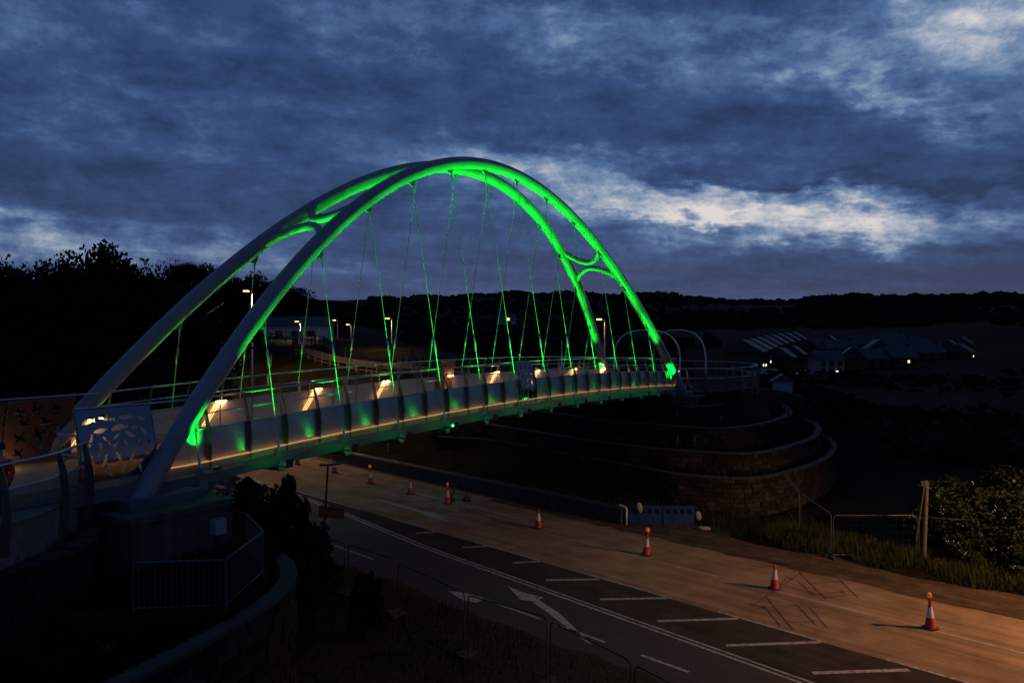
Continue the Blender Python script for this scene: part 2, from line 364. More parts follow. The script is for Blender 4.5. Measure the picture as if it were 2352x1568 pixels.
me = bpy.data.meshes.new('ground'); me.from_pydata(vv.tolist(), [], q.tolist()); me.materials.append(MATS['land']); me.polygons.foreach_set('use_smooth', [True]*len(me.polygons))
struct(meshobj('ground', me))['label'] = 'dark rolling land with fields reaching to the horizon'

# ------------------------------------------------------------------ road
def road_strip(name, n0, n1, s0, s1, z, m, parent=None, step=3.0, wob=0.0):
    mb = MB(); k = int(abs(s1-s0)/step)+1; rows = [[], []]
    for i in range(k+1):
        s = s0+(s1-s0)*i/k
        rows[0].append(RP(s, n0+(rnd.uniform(-wob, wob) if wob else 0), z)); rows[1].append(RP(s, n1+(rnd.uniform(-wob, wob) if wob else 0), z))
    mb.sheet(rows, False); return mb.build(name, m, parent)
road = struct(road_strip('road', 19.3, 34.6, -70, 130, 0.0, 'asphalt')); road['label'] = 'tarmac road passing under the footbridge'
sh = struct(road_strip('dirt_shoulder', 33.2, 37.2, -60, 36, .012, 'dirt', wob=.13, step=.8)); sh['label'] = 'bare brown dirt shoulder along the far side of the road'
dl = struct(road_strip('dusty_lane', 26.15, 33.8, -60, 120, .006, 'dust', wob=.04)); dl['label'] = 'lane covered in pale sandy dust beside the cones'
def dbl_n(s):            # the near edge of the hatched wedge
    ss = [-60, 8, 18, 24, 30, 36, 42, 47, 51, 70]; nn = [22.3, 22.55, 23.1, 23.45, 23.75, 24.5, 25.25, 25.6, 25.95, 26.0]
    return float(np.interp(s, ss, nn))
mb = MB(); S = np.linspace(-60, 50, 60); mb.sheet([[RP(s, dbl_n(s), .004) for s in S], [RP(s, 26.15, .004) for s in S]], False)
struct(mb.build('hatched_wedge', 'hatch'))['label'] = 'dark wedge of road between the lanes crossed by painted bars'
def paint(pts, z=.011, name='painted_line'):
    return MB().strip_poly([V(p[0], p[1], z) for p in pts]).build(name, 'paint_white', road)
def pline(s0, s1, nf, w, z=.011, step=2.5, name='painted_line'):
    k = max(1, int(abs(s1-s0)/step)); mb = MB()
    S = [s0+(s1-s0)*i/k for i in range(k+1)]
    mb.sheet([[RP(s, nf(s)-w/2, z) for s in S], [RP(s, nf(s)+w/2, z) for s in S]], False); return mb.build(name, 'paint_white', road)
pline(-60, 46, lambda s: dbl_n(s)-.05, .13); pline(-60, 46, lambda s: dbl_n(s)+.20, .11)
for a, b in ((46, 60), (60, 100)): pline(a, b, lambda s: dbl_n(s)-.05, .13); pline(a, b, lambda s: dbl_n(s)+.22, .12)
def s_at(px, py): return rs(G(px, py))[0]
for (x0, y0), (x1, y1) in (((690, 1130), (820, 1170)), ((905, 1190), (1017, 1223)), ((1087, 1245), (1250, 1290)), ((1340, 1316), (1540, 1374)), ((1648, 1406), (1895, 1475)), ((2032, 1517), (2260, 1585))):
    pline(s_at(x0, y0), s_at(x1, y1), lambda s: 26.2, .12)
for (x0, y0), (x1, y1) in (((1003, 1161), (1137, 1193)), ((1213, 1213), (1375, 1255)), ((1405, 1262), (1645, 1325)), ((1757, 1352), (1990, 1413)), ((2115, 1449), (2400, 1522)), ((900, 1135), (960, 1150))):
    pline(s_at(x0, y0), s_at(x1, y1), lambda s: 29.9, .09)
for (x0, y0), (x1, y1) in (((960, 1123), (1130, 1168)), ((1150, 1172), (1190, 1180))): pline(s_at(x0, y0), s_at(x1, y1), lambda s: 31.4, .16)
for (x0, y0), (x1, y1) in (((955, 1224), (1000, 1222)), ((1062, 1257), (1118, 1254)), ((1178, 1292), (1243, 1289)), ((1254, 1332), (1376, 1330)), ((1378, 1376), (1535, 1373)), ((1510, 1426), (1695, 1420)), ((1668, 1482), (1885, 1474)), ((1866, 1545), (2088, 1538))):
    p, q_ = G(x0, y0), G(x1, y1); d = (q_-p).normalized(); nn = V(-d.y, d.x, 0)*.10
    paint([p-nn, q_-nn, q_+nn, p+nn], name='painted_bar')
for (x0, y0), (x1, y1) in (((765, 1234), (890, 1277)), ((1095, 1383), (1215, 1430)), ((1250, 1442), (1360, 1487)), ((1440, 1520), (1540, 1566))):
    pline(s_at(x0, y0), s_at(x1, y1), lambda s: 20.9, .14)
def poly_px(pts, name): return paint([G(x, y) for x, y in pts], name=name)
poly_px([(1165, 1345), (1204, 1361), (1249, 1372), (1237, 1377), (1285, 1408), (1362, 1481), (1342, 1471), (1262, 1410), (1218, 1379), (1196, 1377)], 'painted_arrow')
poly_px([(862, 1147), (870, 1147), (986, 1177), (992, 1174), (1036, 1199), (974, 1182), (977, 1180)], 'painted_arrow')
poly_px([(1028, 1357), (1062, 1360), (1114, 1373), (1096, 1384), (1062, 1378)], 'painted_arrow')
# thin dark crossing lines laid on the dust
L8 = lambda x, y: ((2900+x/1.9666)*.57422, (2200+y/1.9666)*.57422)
for a, b in (((580, 172), (795, 385)), ((575, 245), (700, 360)), ((895, 230), (1045, 372)), ((690, 262), (960, 240)), ((740, 375), (1070, 348)), ((640, 352), (990, 322)), ((900, 310), (945, 345)), ((480, 208), (540, 235)), ((640, 150), (210, 438)),
             ((480, 225), (380, 330)), ((300, 435), (435, 595)), ((325, 370), (535, 625)), ((560, 425), (710, 585)), ((665, 450), (800, 605)), ((280, 455), (610, 428)), ((370, 577), (730, 556)), ((170, 420), (350, 460)), ((770, 228), (850, 248))):
    p, q_ = G(*L8(*a)), G(*L8(*b)); d = (q_-p).normalized(); nn = V(-d.y, d.x, 0)*.022
    MB().strip_poly([V(*(w.xy), .0145) for w in (p-nn, q_-nn, q_+nn, p+nn)]).build('thin_dark_line', 'dark_line', road)
vg = struct(road_strip('gravel_verge', 11.5, 19.6, -8, 30, .03, 'gravel', wob=.3, step=1.0)); vg['label'] = 'dark stony verge on the near side of the road'

# ------------------------------------------------------------------ the footbridge
bridge = empty('footbridge', B(19.5, WB/2, 6.0))
tag(bridge, 'arched steel footbridge with green-lit twin tubes and hangers crossing the road', 'footbridge')
def pinz(a): return 18.32-.0284*(a-19.5)**2
def lean(z): return .167*(z-6.5)
def arch_c(a, off=.43):
    x = a-19.5; n = math.hypot(.0568*x, 1); aa = a+.0568*x/n*off; return aa, pinz(a)+off/n
def side_t(t, side): return t if side == 0 else WB-t
def AP(a, side, off=.43):
    aa, z = arch_c(a, off); return B(aa, side_t(lean(z), side), z)
for side in (0, 1):
    path = [AP(a, side) for a in np.linspace(-1.75, 40.75, 120)]
    ar = MB().tube(path, .295, 28).build('arch_tube', 'arch_paint', bridge)
    for a in (6.6, 13.4, 25.6, 28.6, 32.0, 35.3):
        p0_, p1_ = AP(a-.03, side), AP(a+.03, side); MB().tube([p0_, p1_], .300, 28).build('weld_ring', 'arch_paint', ar)
def strut(a_end, a_mid):
    pf, pb = AP(a_end, 0), AP(a_end, 1); m0 = AP(a_mid, 0); m1 = AP(a_mid, 1); mid = (m0+m1)/2
    pts = []
    for i in range(25):
        t = i/24; w = 1-abs(2*t-1)**1.9; base = pf.lerp(pb, t); e = (pf+pb)/2
        pts.append(base+(mid-e)*w)
    MB().tube(pts, .165, 18).build('brace_tube', 'arch_paint', bridge)
for e, m in ((30.0, 31.15), (32.75, 31.62), (9.0, 7.85), (6.25, 7.38)): strut(e, m)
HA = [3.0046*i for i in range(14)]
for side in (0, 1):
    for i, a in enumerate(HA):
        top = B(a, side_t(lean(pinz(a)), side), pinz(a)); bot = B(a, side_t(0, side), zd(a)+.12)
        d = (top-bot).normalized(); L = (top-bot).length
        h = MB().tube([bot, top], .016, 8).build('hanger', 'cable', bridge)
        # fork ends, turnbuckle, lug plate on the arch and lug plate on the deck
        MB().tube([top-d*.42, top-d*.12, top-d*.02], [.022, .045, .05], 8).build('fork_end', 'rail_steel', h)
        MB().tube([bot+d*.03, bot+d*.16, bot+d*.45], [.055, .045, .022], 8).build('fork_end', 'rail_steel', h)
        tb = 2.75 if L > 4 else .55
        if i > 0 and L > 2: MB().tube([bot+d*tb, bot+d*(tb+.04), bot+d*(tb+.56), bot+d*(tb+.6)], [.022, .042, .042, .022], 8).build('turnbuckle', 'rail_steel', h)
        c_ = AP(a, side); dn = (top-c_); tn = (AP(a+.2, side)-AP(a-.2, side)).normalized()
        nn = tn.cross(dn).normalized()*.022
        w0, w1 = tn*.30, tn*.07; b0 = c_+dn*.62; b1 = top-d*-.0+dn.normalized()*.05
        ps = [b0-w0, b0+w0, b1+w1, b1-w1]
        MB().add([p-nn for p in ps]+[p+nn for p in ps], [(3, 2, 1, 0), (4, 5, 6, 7), (0, 1, 5, 4), (1, 2, 6, 5), (2, 3, 7, 6), (3, 0, 4, 7)]).build('lug_plate', 'steel_paint', h)
        pl = MB(); z0 = zd(a)-.12
        ps = [B(a-.16, side_t(0, side), z0), B(a+.16, side_t(0, side), z0), B(a+.06, side_t(0, side), z0+.33), B(a-.06, side_t(0, side), z0+.33)]
        nn = TX*.02; pl.add([p-nn for p in ps]+[p+nn for p in ps], [(3, 2, 1, 0), (4, 5, 6, 7), (0, 1, 5, 4), (1, 2, 6, 5), (2, 3, 7, 6), (3, 0, 4, 7)]); pl.build('lug_plate', 'steel_paint', h)
# deck, edge girders, cross tubes
SA = np.linspace(-5.2, 43.5, 80)
def band(prof, name, m, aa=SA, smooth=False, parent=bridge):     # prof: closed loop of (t,h)
    rows = [[B(a, t, zd(a)+h) for t, h in prof]+[B(a, prof[0][0], zd(a)+prof[0][1])] for a in aa]
    mb = MB(); mb.sheet(rows, smooth); n = len(prof)
    mb.add(rows[0][:n], [tuple(range(n))]); mb.add(rows[-1][:n], [tuple(range(n))[::-1]])
    return mb.build(name, m, parent)
band([(.32, -.05), (.32, .04), (WB-.32, .04), (WB-.32, -.05)], 'deck_slab', 'deck_top')
for side in (0, 1):
    S_ = lambda t: side_t(t, side)
    band([(S_(-.02), -.32), (S_(-.02), -.06), (S_(.10), .00), (S_(.42), .00), (S_(.42), -.32)], 'edge_girder', 'deck_steel')
    band([(S_(.20), .002), (S_(.20), .235), (S_(.27), .235), (S_(.27), .002)], 'kerb_plate', 'kerb')
    band([(S_(.135), .240), (S_(.135), .258), (S_(.29), .258), (S_(.29), .240)], 'light_strip', 'strip_lens' if side == 0 else 'rail_steel', aa=np.linspace(-1, 40.5, 60))
for a in HA:
    p = B(a, -.16, zd(a)-.36); q_ = B(a, WB+.16, zd(a)-.36); MB().tube([p, q_], .17, 16).build('cross_tube', 'steel_paint', bridge)
for a in np.arange(1.5, 38, 3.0): MB().box(B(a, WB/2, zd(a)-.2), (.12, WB-.9, .26), AX).build('cross_beam', 'deck_steel', bridge)
# parapets
def pp(h): return float(np.interp(h, [0, .3, .7, 1.05, 1.4, 1.75, 2.15], [0, -.05, -.075, -.045, .03, .12, .25]))
def PT(a, side, h, dt=0.0): return B(a, side_t(.30+pp(h)+dt, side), zd(a)+h)
POSTS = [.5+1.5023*i for i in range(27)]
HS = np.linspace(.02, 2.14, 13)
for side in (0, 1):
    for a in POSTS:
        mb = MB(); wf = lambda h: .105 if h < 1.15 else .105-.075*(h-1.15)   # tapering fin
        rows = [[PT(a-.022, side, h, -wf(h)), PT(a+.022, side, h, -wf(h)), PT(a+.022, side, h, wf(h)*.6), PT(a-.022, side, h, wf(h)*.6), PT(a-.022, side, h, -wf(h))] for h in HS]
        mb.sheet(rows, False); mb.add(rows[-1][:4], [(0, 1, 2, 3)]); mb.build('parapet_post', 'post_steel', bridge)
    for h, r in ((2.12, .030), (1.66, .022), (1.235, .026)):
        MB().tube([PT(a, side, h, .0) for a in np.linspace(-4.6 if side == 1 else -3.4, 41.3, 70)], r, 10).build('rail', 'rail_steel', bridge)
    gapA = ((18.55, 20.0),) 
    for i in range(len(POSTS)-1):
        a0, a1 = POSTS[i]+.03, POSTS[i+1]-.03
        if 18.3 < (a0+a1)/2 < 19.9: continue
        rows = [[PT(a, side, h, .045) for a in np.linspace(a0, a1, 4)] for h in np.linspace(.27, 1.21, 9)]
        rows2 = [[PT(a, side, h, .057) for a in np.linspace(a0, a1, 4)] for h in np.linspace(.27, 1.21, 9)]
        mb = MB(); mb.sheet(rows); mb.sheet([r[::-1] for r in rows2]); grain(mb.build('infill_panel', 'panel_steel' if side == 0 else 'inner_panel', bridge))
    for a0, a1 in ((-.95, POSTS[0]-.03), (POSTS[-1]+.03, 41.2)):
        rows = [[PT(a, side, h, .045) for a in np.linspace(a0, a1, 4)] for h in np.linspace(.27, 1.21, 9)]
        grain(MB().sheet(rows).build('infill_panel', 'panel_steel' if side == 0 else 'inner_panel', bridge))
# cut-out art panels
def fish(cx, cy, s, ang, bend):
    pts = []
    top = [(-.5, .0), (-.42, .06), (-.2, .15), (.05, .17), (.25, .11), (.38, .04), (.52, .17), (.47, .0)]
    bot = [(.53, -.15), (.38, -.04), (.2, -.11), (-.05, -.15), (-.3, -.11), (-.44, -.05)]
    for x, y in top+bot:
        y += bend*(x*x-.1); ca, sa = math.cos(ang), math.sin(ang); pts.append((cx+s*(x*ca-y*sa), cy+s*(x*sa+y*ca)))
    return pts
def bird(cx, cy, s, ang, bend):
    raw = [(-.5, .02), (-.36, .09), (-.2, .08), (-.12, .42), (.02, .55), (.06, .2), (.14, .08), (.34, .06), (.56, .16), (.44, .02), (.54, -.1), (.3, -.03), (.1, -.06), (.12, -.34), (0, -.5), (-.1, -.1), (-.3, -.03)]
    ca, sa = math.cos(ang), math.sin(ang); return [(cx+s*(x*ca-y*sa), cy+s*(x*sa+y*ca)) for x, y in raw]
def inside(p, poly):
    c = False; n = len(poly)
    for i in range(n):
        x0, y0 = poly[i]; x1, y1 = poly[i-1]
        if (y0 > p[1]) != (y1 > p[1]) and p[0] < (x1-x0)*(p[1]-y0)/(y1-y0)+x0: c = not c
    return c
def art_panel(name, w, h0, h1, shapes, fn, m, label):
    vs2, es = [], []; nx, ny = max(6, int(w/.12)), max(8, int((h1-h0)/.1))
    for j in range(ny+1):
        for i in range(nx+1):
            p = (w*i/nx, h0+(h1-h0)*j/ny)
            if all(not inside(p, s) for s in shapes): vs2.append(Vector(p))
    for s in shapes:
        o = len(vs2); vs2 += [Vector(p) for p in s]; es += [(o+i, o+(i+1) % len(s)) for i in range(len(s))]
    r = delaunay_2d_cdt(vs2, es, [], 0, 1e-5); vo, fo = r[0], r[2]; mb = MB()
    keep = [f for f in fo if not any(inside((sum(vo[k][0] for k in f)/3, sum(vo[k][1] for k in f)/3), s) for s in shapes)]
    mb.add([fn(p[0], p[1], 0) for p in vo], keep, True); mb.add([fn(p[0], p[1], .012) for p in vo], [f[::-1] for f in keep], True)
    # rolled frame round the edge
    o = mb.build(name, m, bridge, label=label)
    fr = MB(); per = [fn(w*t, h0, .006) for t in np.linspace(0, 1, 8)]+[fn(w, h, .006) for h in np.linspace(h0, h1, 12)]+[fn(w*t, h1, .006) for t in np.linspace(1, 0, 8)]+[fn(0, h, .006) for h in np.linspace(h1, h0, 12)]
    fr.tube(per, .022, 6).build('panel_frame', 'post_steel', o); return o
r2 = random.Random(3)
def scatter(kind, spots): return [kind(x, y, s, a, r2.uniform(-.35, .35)) for x, y, s, a in spots]
fs = [(.30, 1.78, .42, .15), (.83, 1.84, .50, -.25), (1.40, 1.82, .46, -.1), (1.85, 1.72, .34, -.5), (.62, 1.52, .42, .1), (1.15, 1.55, .52, .1), (1.62, 1.52, .32, .2), (.32, 1.28, .34, 1.2), (.75, 1.25, .34, -.9), (1.05, 1.34, .26, .6), (1.42, 1.36, .34, -.6), (1.85, 1.38, .30, -1.0),
      (.55, 1.02, .34, 1.3), (.95, 1.08, .30, .8), (1.30, 1.08, .32, -1.2), (1.68, 1.10, .30, 1.4), (.28, .85, .32, -1.3), (.66, .72, .36, 1.2), (1.05, .80, .34, -1.1), (1.45, .78, .34, 1.0), (1.85, .85, .30, -.9), (.36, .48, .34, 1.3), (.80, .42, .34, -1.2), (1.22, .46, .34, 1.1), (1.66, .44, .34, -1.2), (1.98, 1.12, .2, 1.1)]
art_panel('fish_panel', 2.15, .22, 2.1, scatter(fish, fs), lambda x, y, d: PT(-3.45+x, 0, y, -.06+d), 'art_steel', 'polished steel panel cut with fish shapes by the near arch foot')
fs2 = [(r2.uniform(.14, 1.32), y, r2.uniform(.24, .34), r2.uniform(-1.4, 1.4)) for y in (.38, .62, .86, 1.10, 1.34, 1.58, 1.82)]
fs2 = [(x0+r2.uniform(-.05, .05), y+r2.uniform(-.04, .04), .30, r2.uniform(.6, 1.5)*r2.choice((-1, 1)) if y < 1.3 else r2.uniform(-.5, .5)) for y in (.40, .66, .92, 1.18, 1.5, 1.8) for x0 in (.25, .70, 1.15)]
art_panel('fish_panel', 1.42, .22, 2.1, scatter(fish, fs2), lambda x, y, d: PT(18.56+x, 0, y, -.05+d), 'art_steel', 'polished steel panel cut with fish shapes at midspan')
bs_ = [(.35, 1.7, .36, .3), (.85, 1.75, .40, .5), (1.45, 1.72, .36, .2), (.55, 1.35, .36, .8), (1.2, 1.3, .40, .4), (.45, .9, .42, .9), (1.0, .95, .46, .4), (1.62, 1.0, .36, .2), (.4, .45, .36, .6), (1.1, .5, .3, -.3), (1.65, .5, .36, .5)]
art_panel('bird_panel', 2.0, .12, 2.05, scatter(bird, bs_), lambda x, y, d: PT(-2.75+x, 1, y, .06+d), 'corten', 'rusty steel panel cut with bird shapes at the near end of the far parapet')
art_panel('bird_panel', 1.42, .22, 2.05, scatter(bird, [(x*.72, y, s*.8, a) for x, y, s, a in bs_]), lambda x, y, d: PT(18.56+x, 1, y, .05+d), 'corten', 'rusty steel panel cut with bird shapes at midspan')
MB().sheet([[PT(a, 1, h, .05) for a in np.linspace(-5.2, -2.8, 4)] for h in np.linspace(.12, 2.05, 6)]).build('rust_panel', 'corten', bridge)
# warm handrail lights
WARM = (1.0, .56, .20)
for k, px in enumerate((213, 505, 727, 885, 1033, 1140, 1235, 1318, 1385)):
    a = min(np.linspace(-2, 39, 400), key=lambda a_: abs(CX+FPX*((PT(a_, 1, 1.28))[0]/(PT(a_, 1, 1.28))[1])-px))
    p = PT(a, 1, 1.30, .06)
    f = MB().box(p+V(0, 0, .0), (.46, .07, .05), AX).build('handrail_light', 'post_steel', bridge)
    MB().box(p+V(0, 0, -.035)-TX*.012, (.42, .09, .03), AX).build('lens', 'deck_lens', f)
    light('warm_light', 'POINT', bridge, p+TX*-.10+V(0, 0, -.06), 16.0, WARM, .03)
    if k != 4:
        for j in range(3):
            q0 = PT(a-.02-.10*j, 1, 1.26, .075); q1 = PT(a-.62-.10*j, 1, .42, .075); MB().tube([q0, q1], .011, 5).build('reflection_streak', 'streak_glow', bridge)  # glowing rods stand in for lamp reflections streaking down the panel
    pf = PT(a+2.2, 0, 1.19, .09)
    f = MB().box(pf, (.40, .05, .04), AX).build('handrail_light', 'post_steel', bridge); MB().box(pf-V(0, 0, .027)+TX*.01, (.36, .05, .02), AX).build('lens', 'deck_lens', f)
    light('warm_light', 'POINT', bridge, pf+TX*.10+V(0, 0, -.04), 7.0, WARM, .03)
light('warm_light', 'POINT', bridge, PT(-3.0, 1, .20, .30), 15, WARM, .05)
# green floodlights fixed to the deck edges, aimed up at the tubes
GREEN = (.0, 1.0, .035)
for side in (0, 1):
    for i, a in enumerate(HA):
        sgn = 1
        if 0 < i < 13:
            a_ = a-.30; p = B(a_, side_t(-.70, side), zd(a_)-.10); tgt = AP(a, side); dist = (tgt-p).length; e = 400*max(dist, 3)**1.42
        else:
            a_ = a+(.42 if i == 0 else -.42); p = B(a_, side_t(-.20, side), zd(a_)+.12); tgt = AP(a+(.15 if i == 0 else -.15), side); dist = (tgt-p).length; e = 2200
        d = (tgt-p).normalized(); out = -TX if side == 0 else TX
        if 0 < i < 13:
            f = MB().box(p+out*.10-V(0, 0, .04), (.24, .06, .26), AX).box(p+out*.02-V(0, 0, .16), (.24, .20, .04), AX).build('floodlight', 'black_steel', bridge)
            MB().box(p+out*.062+V(0, 0, .0), (.045, .012, .17), AX).build('lens', 'flood_lens', f)
            MB().box(p+out*-.25-V(0, 0, .17), (.06, .55, .05), AX).build('bracket', 'deck_steel', f)
        else:
            f = MB().box(p-d*.05, (.20, .12, .10), AX, d).build('floodlight', 'black_steel', bridge); MB().box(p+d*.008, (.15, .09, .012), AX, d).build('lens', 'green_lens', f)
        light('green_light', 'SPOT', bridge, p+d*.09, e, GREEN, .04, tgt, 40 if 0 < i < 13 else 44, 1.0)
for dx_ in (-.06, .06): MB().box(B(12.6+dx_, -.05, zd(12.6)-.30), (.09, .05, .06), AX).build('indicator_light', 'indicator', bridge)

# ------------------------------------------------------------------ abutments
ab = empty('near_abutment', B(-1.5, 0, 3.6)); tag(ab, 'pale concrete abutment block under the near arch foot with service box', 'abutment')
BX = lambda a0, a1, t0, t1, z0, z1: MB().prism([tuple(B(a, t, 0).xy) for a, t in ((a0, t0), (a1, t0), (a1, t1), (a0, t1))], z0, z1)
BX(-3.0, .05, -1.35, .55, 2.6, 5.55).build('block', 'concrete', ab)
BX(-3.1, .10, -1.42, .62, 5.552, 5.72).build('capping', 'concrete', ab)
BX(-2.6, -.35, -.62, .12, 5.722, 5.98).build('bearing_plinth', 'deck_steel', ab)
BX(-4.9, -.2, .2, WB-.2, 3.0, 5.94).build('bank_seat', 'concrete_dark', ab)
bxp = B(-.55, -1.50, 5.05)
cb = MB().box(bxp, (.36, .24, .42), AX).build('service_box', 'cabinet', ab); MB().box(bxp-TX*.123+V(-.1, 0, 0), (.03, .02, .05), AX).build('lock', 'black_steel', cb)
MB().tube([B(-.5, -1.38, 4.84), B(-.5, -1.38, 3.95), B(-2.6, -1.38, 3.90)], .025, 6).build('conduit', 'galv', ab)
MB().tube([B(-.42, -1.38, 4.84), B(-.42, -1.38, 3.87), B(-2.6, -1.38, 3.82)], .025, 6).build('conduit', 'galv', ab)
fa = empty('far_abutment', B(41.5, WB/2, 2.5)); tag(fa, 'concrete abutment below the far end of the footbridge behind railings', 'abutment')
BX(40.0, 43.4, -1.4, WB+1.2, 2.2, 5.55).build('block', 'concrete', fa); BX(39.9, 43.5, -1.5, WB+1.3, 5.552, 5.75).build('capping', 'coping', fa)
BX(40.0, 42.0, -.55, .35, 5.752, 6.0).build('bearing_plinth', 'deck_steel', fa); BX(40.0, 42.0, WB-.35, WB+.55, 5.752, 6.0).build('bearing_plinth', 'deck_steel', fa)

# ------------------------------------------------------------------ stone walls, stone by stone
STV = []
for k, mname in enumerate(('stone', 'stone_pale', 'stone_dark', 'stone', 'stone_dark')):
    rr = random.Random(50+k); bm = bmesh.new(); bmesh.ops.create_cube(bm, size=1.0)
    for v_ in bm.verts: v_.co += Vector((rr.uniform(-.04, .04), rr.uniform(-.10, .10), rr.uniform(-.05, .05)))
    bmesh.ops.bevel(bm, geom=bm.edges[:], offset=.06, segments=1, affect='EDGES')
    me = bpy.data.meshes.new('stone'); bm.to_mesh(me); bm.free(); me.materials.append(MATS[mname]); STV.append(me)
def resample(path, step):
    P = [Vector(p) for p in path]; out = [P[0]]; L = 0
    d = [0]
    for a, b in zip(P, P[1:]): d.append(d[-1]+(b-a).length)
    n = max(2, int(d[-1]/step)); xs = np.linspace(0, d[-1], n+1)
    return [Vector((np.interp(x, d, [p.x for p in P]), np.interp(x, d, [p.y for p in P]), np.interp(x, d, [p.z for p in P]))) for x in xs]
def spline(pts, n=8):
    P = [Vector(p) for p in pts]; out = []
    for i in range(len(P)-1):
        p0 = P[max(i-1, 0)]; p1 = P[i]; p2 = P[i+1]; p3 = P[min(i+2, len(P)-1)]
        for k in range(n):
            t = k/n; out.append(.5*((2*p1)+(p2-p0)*t+(2*p0-5*p1+4*p2-p3)*t*t+(3*p1-p0-3*p2+p3)*t**3))
    return out+[P[-1]]
def stone_wall(name, label, top, height, bl, bh, depth=.34, cope=.10, fill_to=None, group=None, limit=290, backfill=True):
    """top: path of the wall head (z = head of wall); stones are children, a solid core stands behind them"""
    path = resample(spline(top), .25); d = [0]
    for a, b in zip(path, path[1:]): d.append(d[-1]+(b-a).length)
    Ltot = d[-1]; root = empty(name, path[len(path)//2]-V(0, 0, height)); tag(root, label, 'wall', group); o_ = Vector(root['_o'])
    def at(x):
        x = min(max(x, 0), Ltot); q = Vector([np.interp(x, d, [p[i] for p in path]) for i in range(3)])
        x2 = min(x+.1, Ltot); x1 = max(x-.1, 0); t = Vector([np.interp(x2, d, [p[i] for p in path])-np.interp(x1, d, [p[i] for p in path]) for i in range(3)]); t.z = 0; t.normalize(); return q, t
    # core
    mb = MB(); rows = [[], [], [], []]
    for x in np.linspace(0, Ltot, int(Ltot/.5)+2):
        q, t = at(x); n = V(-t.y, t.x, 0); f0 = q+n*.05; f1 = q+n*(.05+depth)
        rows[0].append(f0-V(0, 0, height)); rows[1].append(f0-V(0, 0, .02)); rows[2].append(f1-V(0, 0, .02)); rows[3].append(f1-V(0, 0, height))
    mb.sheet(rows, False); mb.build('core', 'stone_dark', root)
    items = []; nrow = int(height/bh); bh_ = height/nrow
    for r in range(nrow):
        x = -rnd.uniform(0, bl)
        while x < Ltot:
            w = bl*rnd.uniform(.6, 1.4); xc = x+w/2
            if 0 < xc < Ltot: items.append((xc, r, w))
            x += w
    def dist(it): return at(it[0])[0].length
    items.sort(key=lambda it: (at(it[0])[0]-V(0, 0, HC)).length)
    rest = MB()
    for k, (xc, r, w) in enumerate(items):
        q, t = at(xc); n = V(-t.y, t.x, 0); c = q-V(0, 0, (r+.5)*bh_)+n*(.10+rnd.uniform(-.03, .03))
        if k < limit:
            o = bpy.data.objects.new('stone', rnd.choice(STV)); col.objects.link(o); o.parent = root; o.location = c-o_
            o.rotation_euler = (rnd.uniform(-.02, .02), 0, math.atan2(t.y, t.x)+rnd.uniform(-.03, .03)+rnd.choice((0, math.pi))); o.scale = (w-.025, .26, bh_-.022)
        else: rest.box(c, (w-.02, .26, bh_-.02), t)
    if rest.v: struct(rest.build('stone_courses', 'stone', root), 'stuff')
    # coping slabs
    n_c = int(Ltot/.9)
    for i in range(n_c):
        q, t = at((i+.5)*Ltot/n_c); n = V(-t.y, t.x, 0)
        MB().box(q+n*.16+V(0, 0, cope/2), (Ltot/n_c-.008, .44, cope), t).build('coping_slab', 'coping', root)
    return path
def cap(name, label, pts, z, m):
    mb = MB(); mb.strip_poly([V(p[0], p[1], z) for p in pts]); o = mb.build(name, m); struct(o); o['label'] = label; return o
# near bastion: lower ring and upper ring (paths run so that the left hand is the earth side)
low = [(-9.2, 9.0, 3.9), (-7.9, 12.0, 3.95), (-6.95, 14.6, 4.0), (-6.15, 16.8, 4.0), (-5.65, 19.0, 4.0), (-5.75, 21.0, 4.0), (-6.7, 22.9, 4.0), (-8.4, 24.2, 4.0), (-10.5, 25.0, 4.0)]
stone_wall('bastion_wall', 'lower curved stone retaining wall of the near bastion', low, 4.2, .62, .30)
up = [(-12.3, 13.5, 5.05), (-11.6, 15.5, 5.1), (-11.05, 17.2, 5.15), (-10.55, 18.3, 5.2), (-10.35, 19.4, 5.25), (-10.75, 20.8, 5.35), (-11.0, 21.6, 5.4)]
stone_wall('bastion_wall', 'upper curved stone retaining wall below the approach parapet', up, 1.9, .55, .24)
cap('planting_terrace', 'dark planted terrace between the two bastion walls', [(p[0]-.3, p[1]) for p in low]+[(-14, 25), (-14, 9)], 3.55, 'planting')
cap('approach_bank', 'rough planted strip along the foot of the approach parapet', [(p[0]-.25, p[1]) for p in up]+[(-11.4, 22.4), (-20, 24), (-20, 13.5)], 4.95, 'planting')
# approach path slab
pathpts = [(-11.5, 14), (-11.25, 17), (-11.0, 18.6), (-11.2, 20.8), (-11.5, 21.3), tuple(B(-5.2, .3, 0).xy), tuple(B(-5.2, WB-.3, 0).xy), (-24, 27), (-24, 14)]
mb = MB(); mb.prism(pathpts, 4.6, 6.18); o = mb.build('approach_path', 'deck_top'); struct(o); o['label'] = 'tarmac approach path leading onto the footbridge'
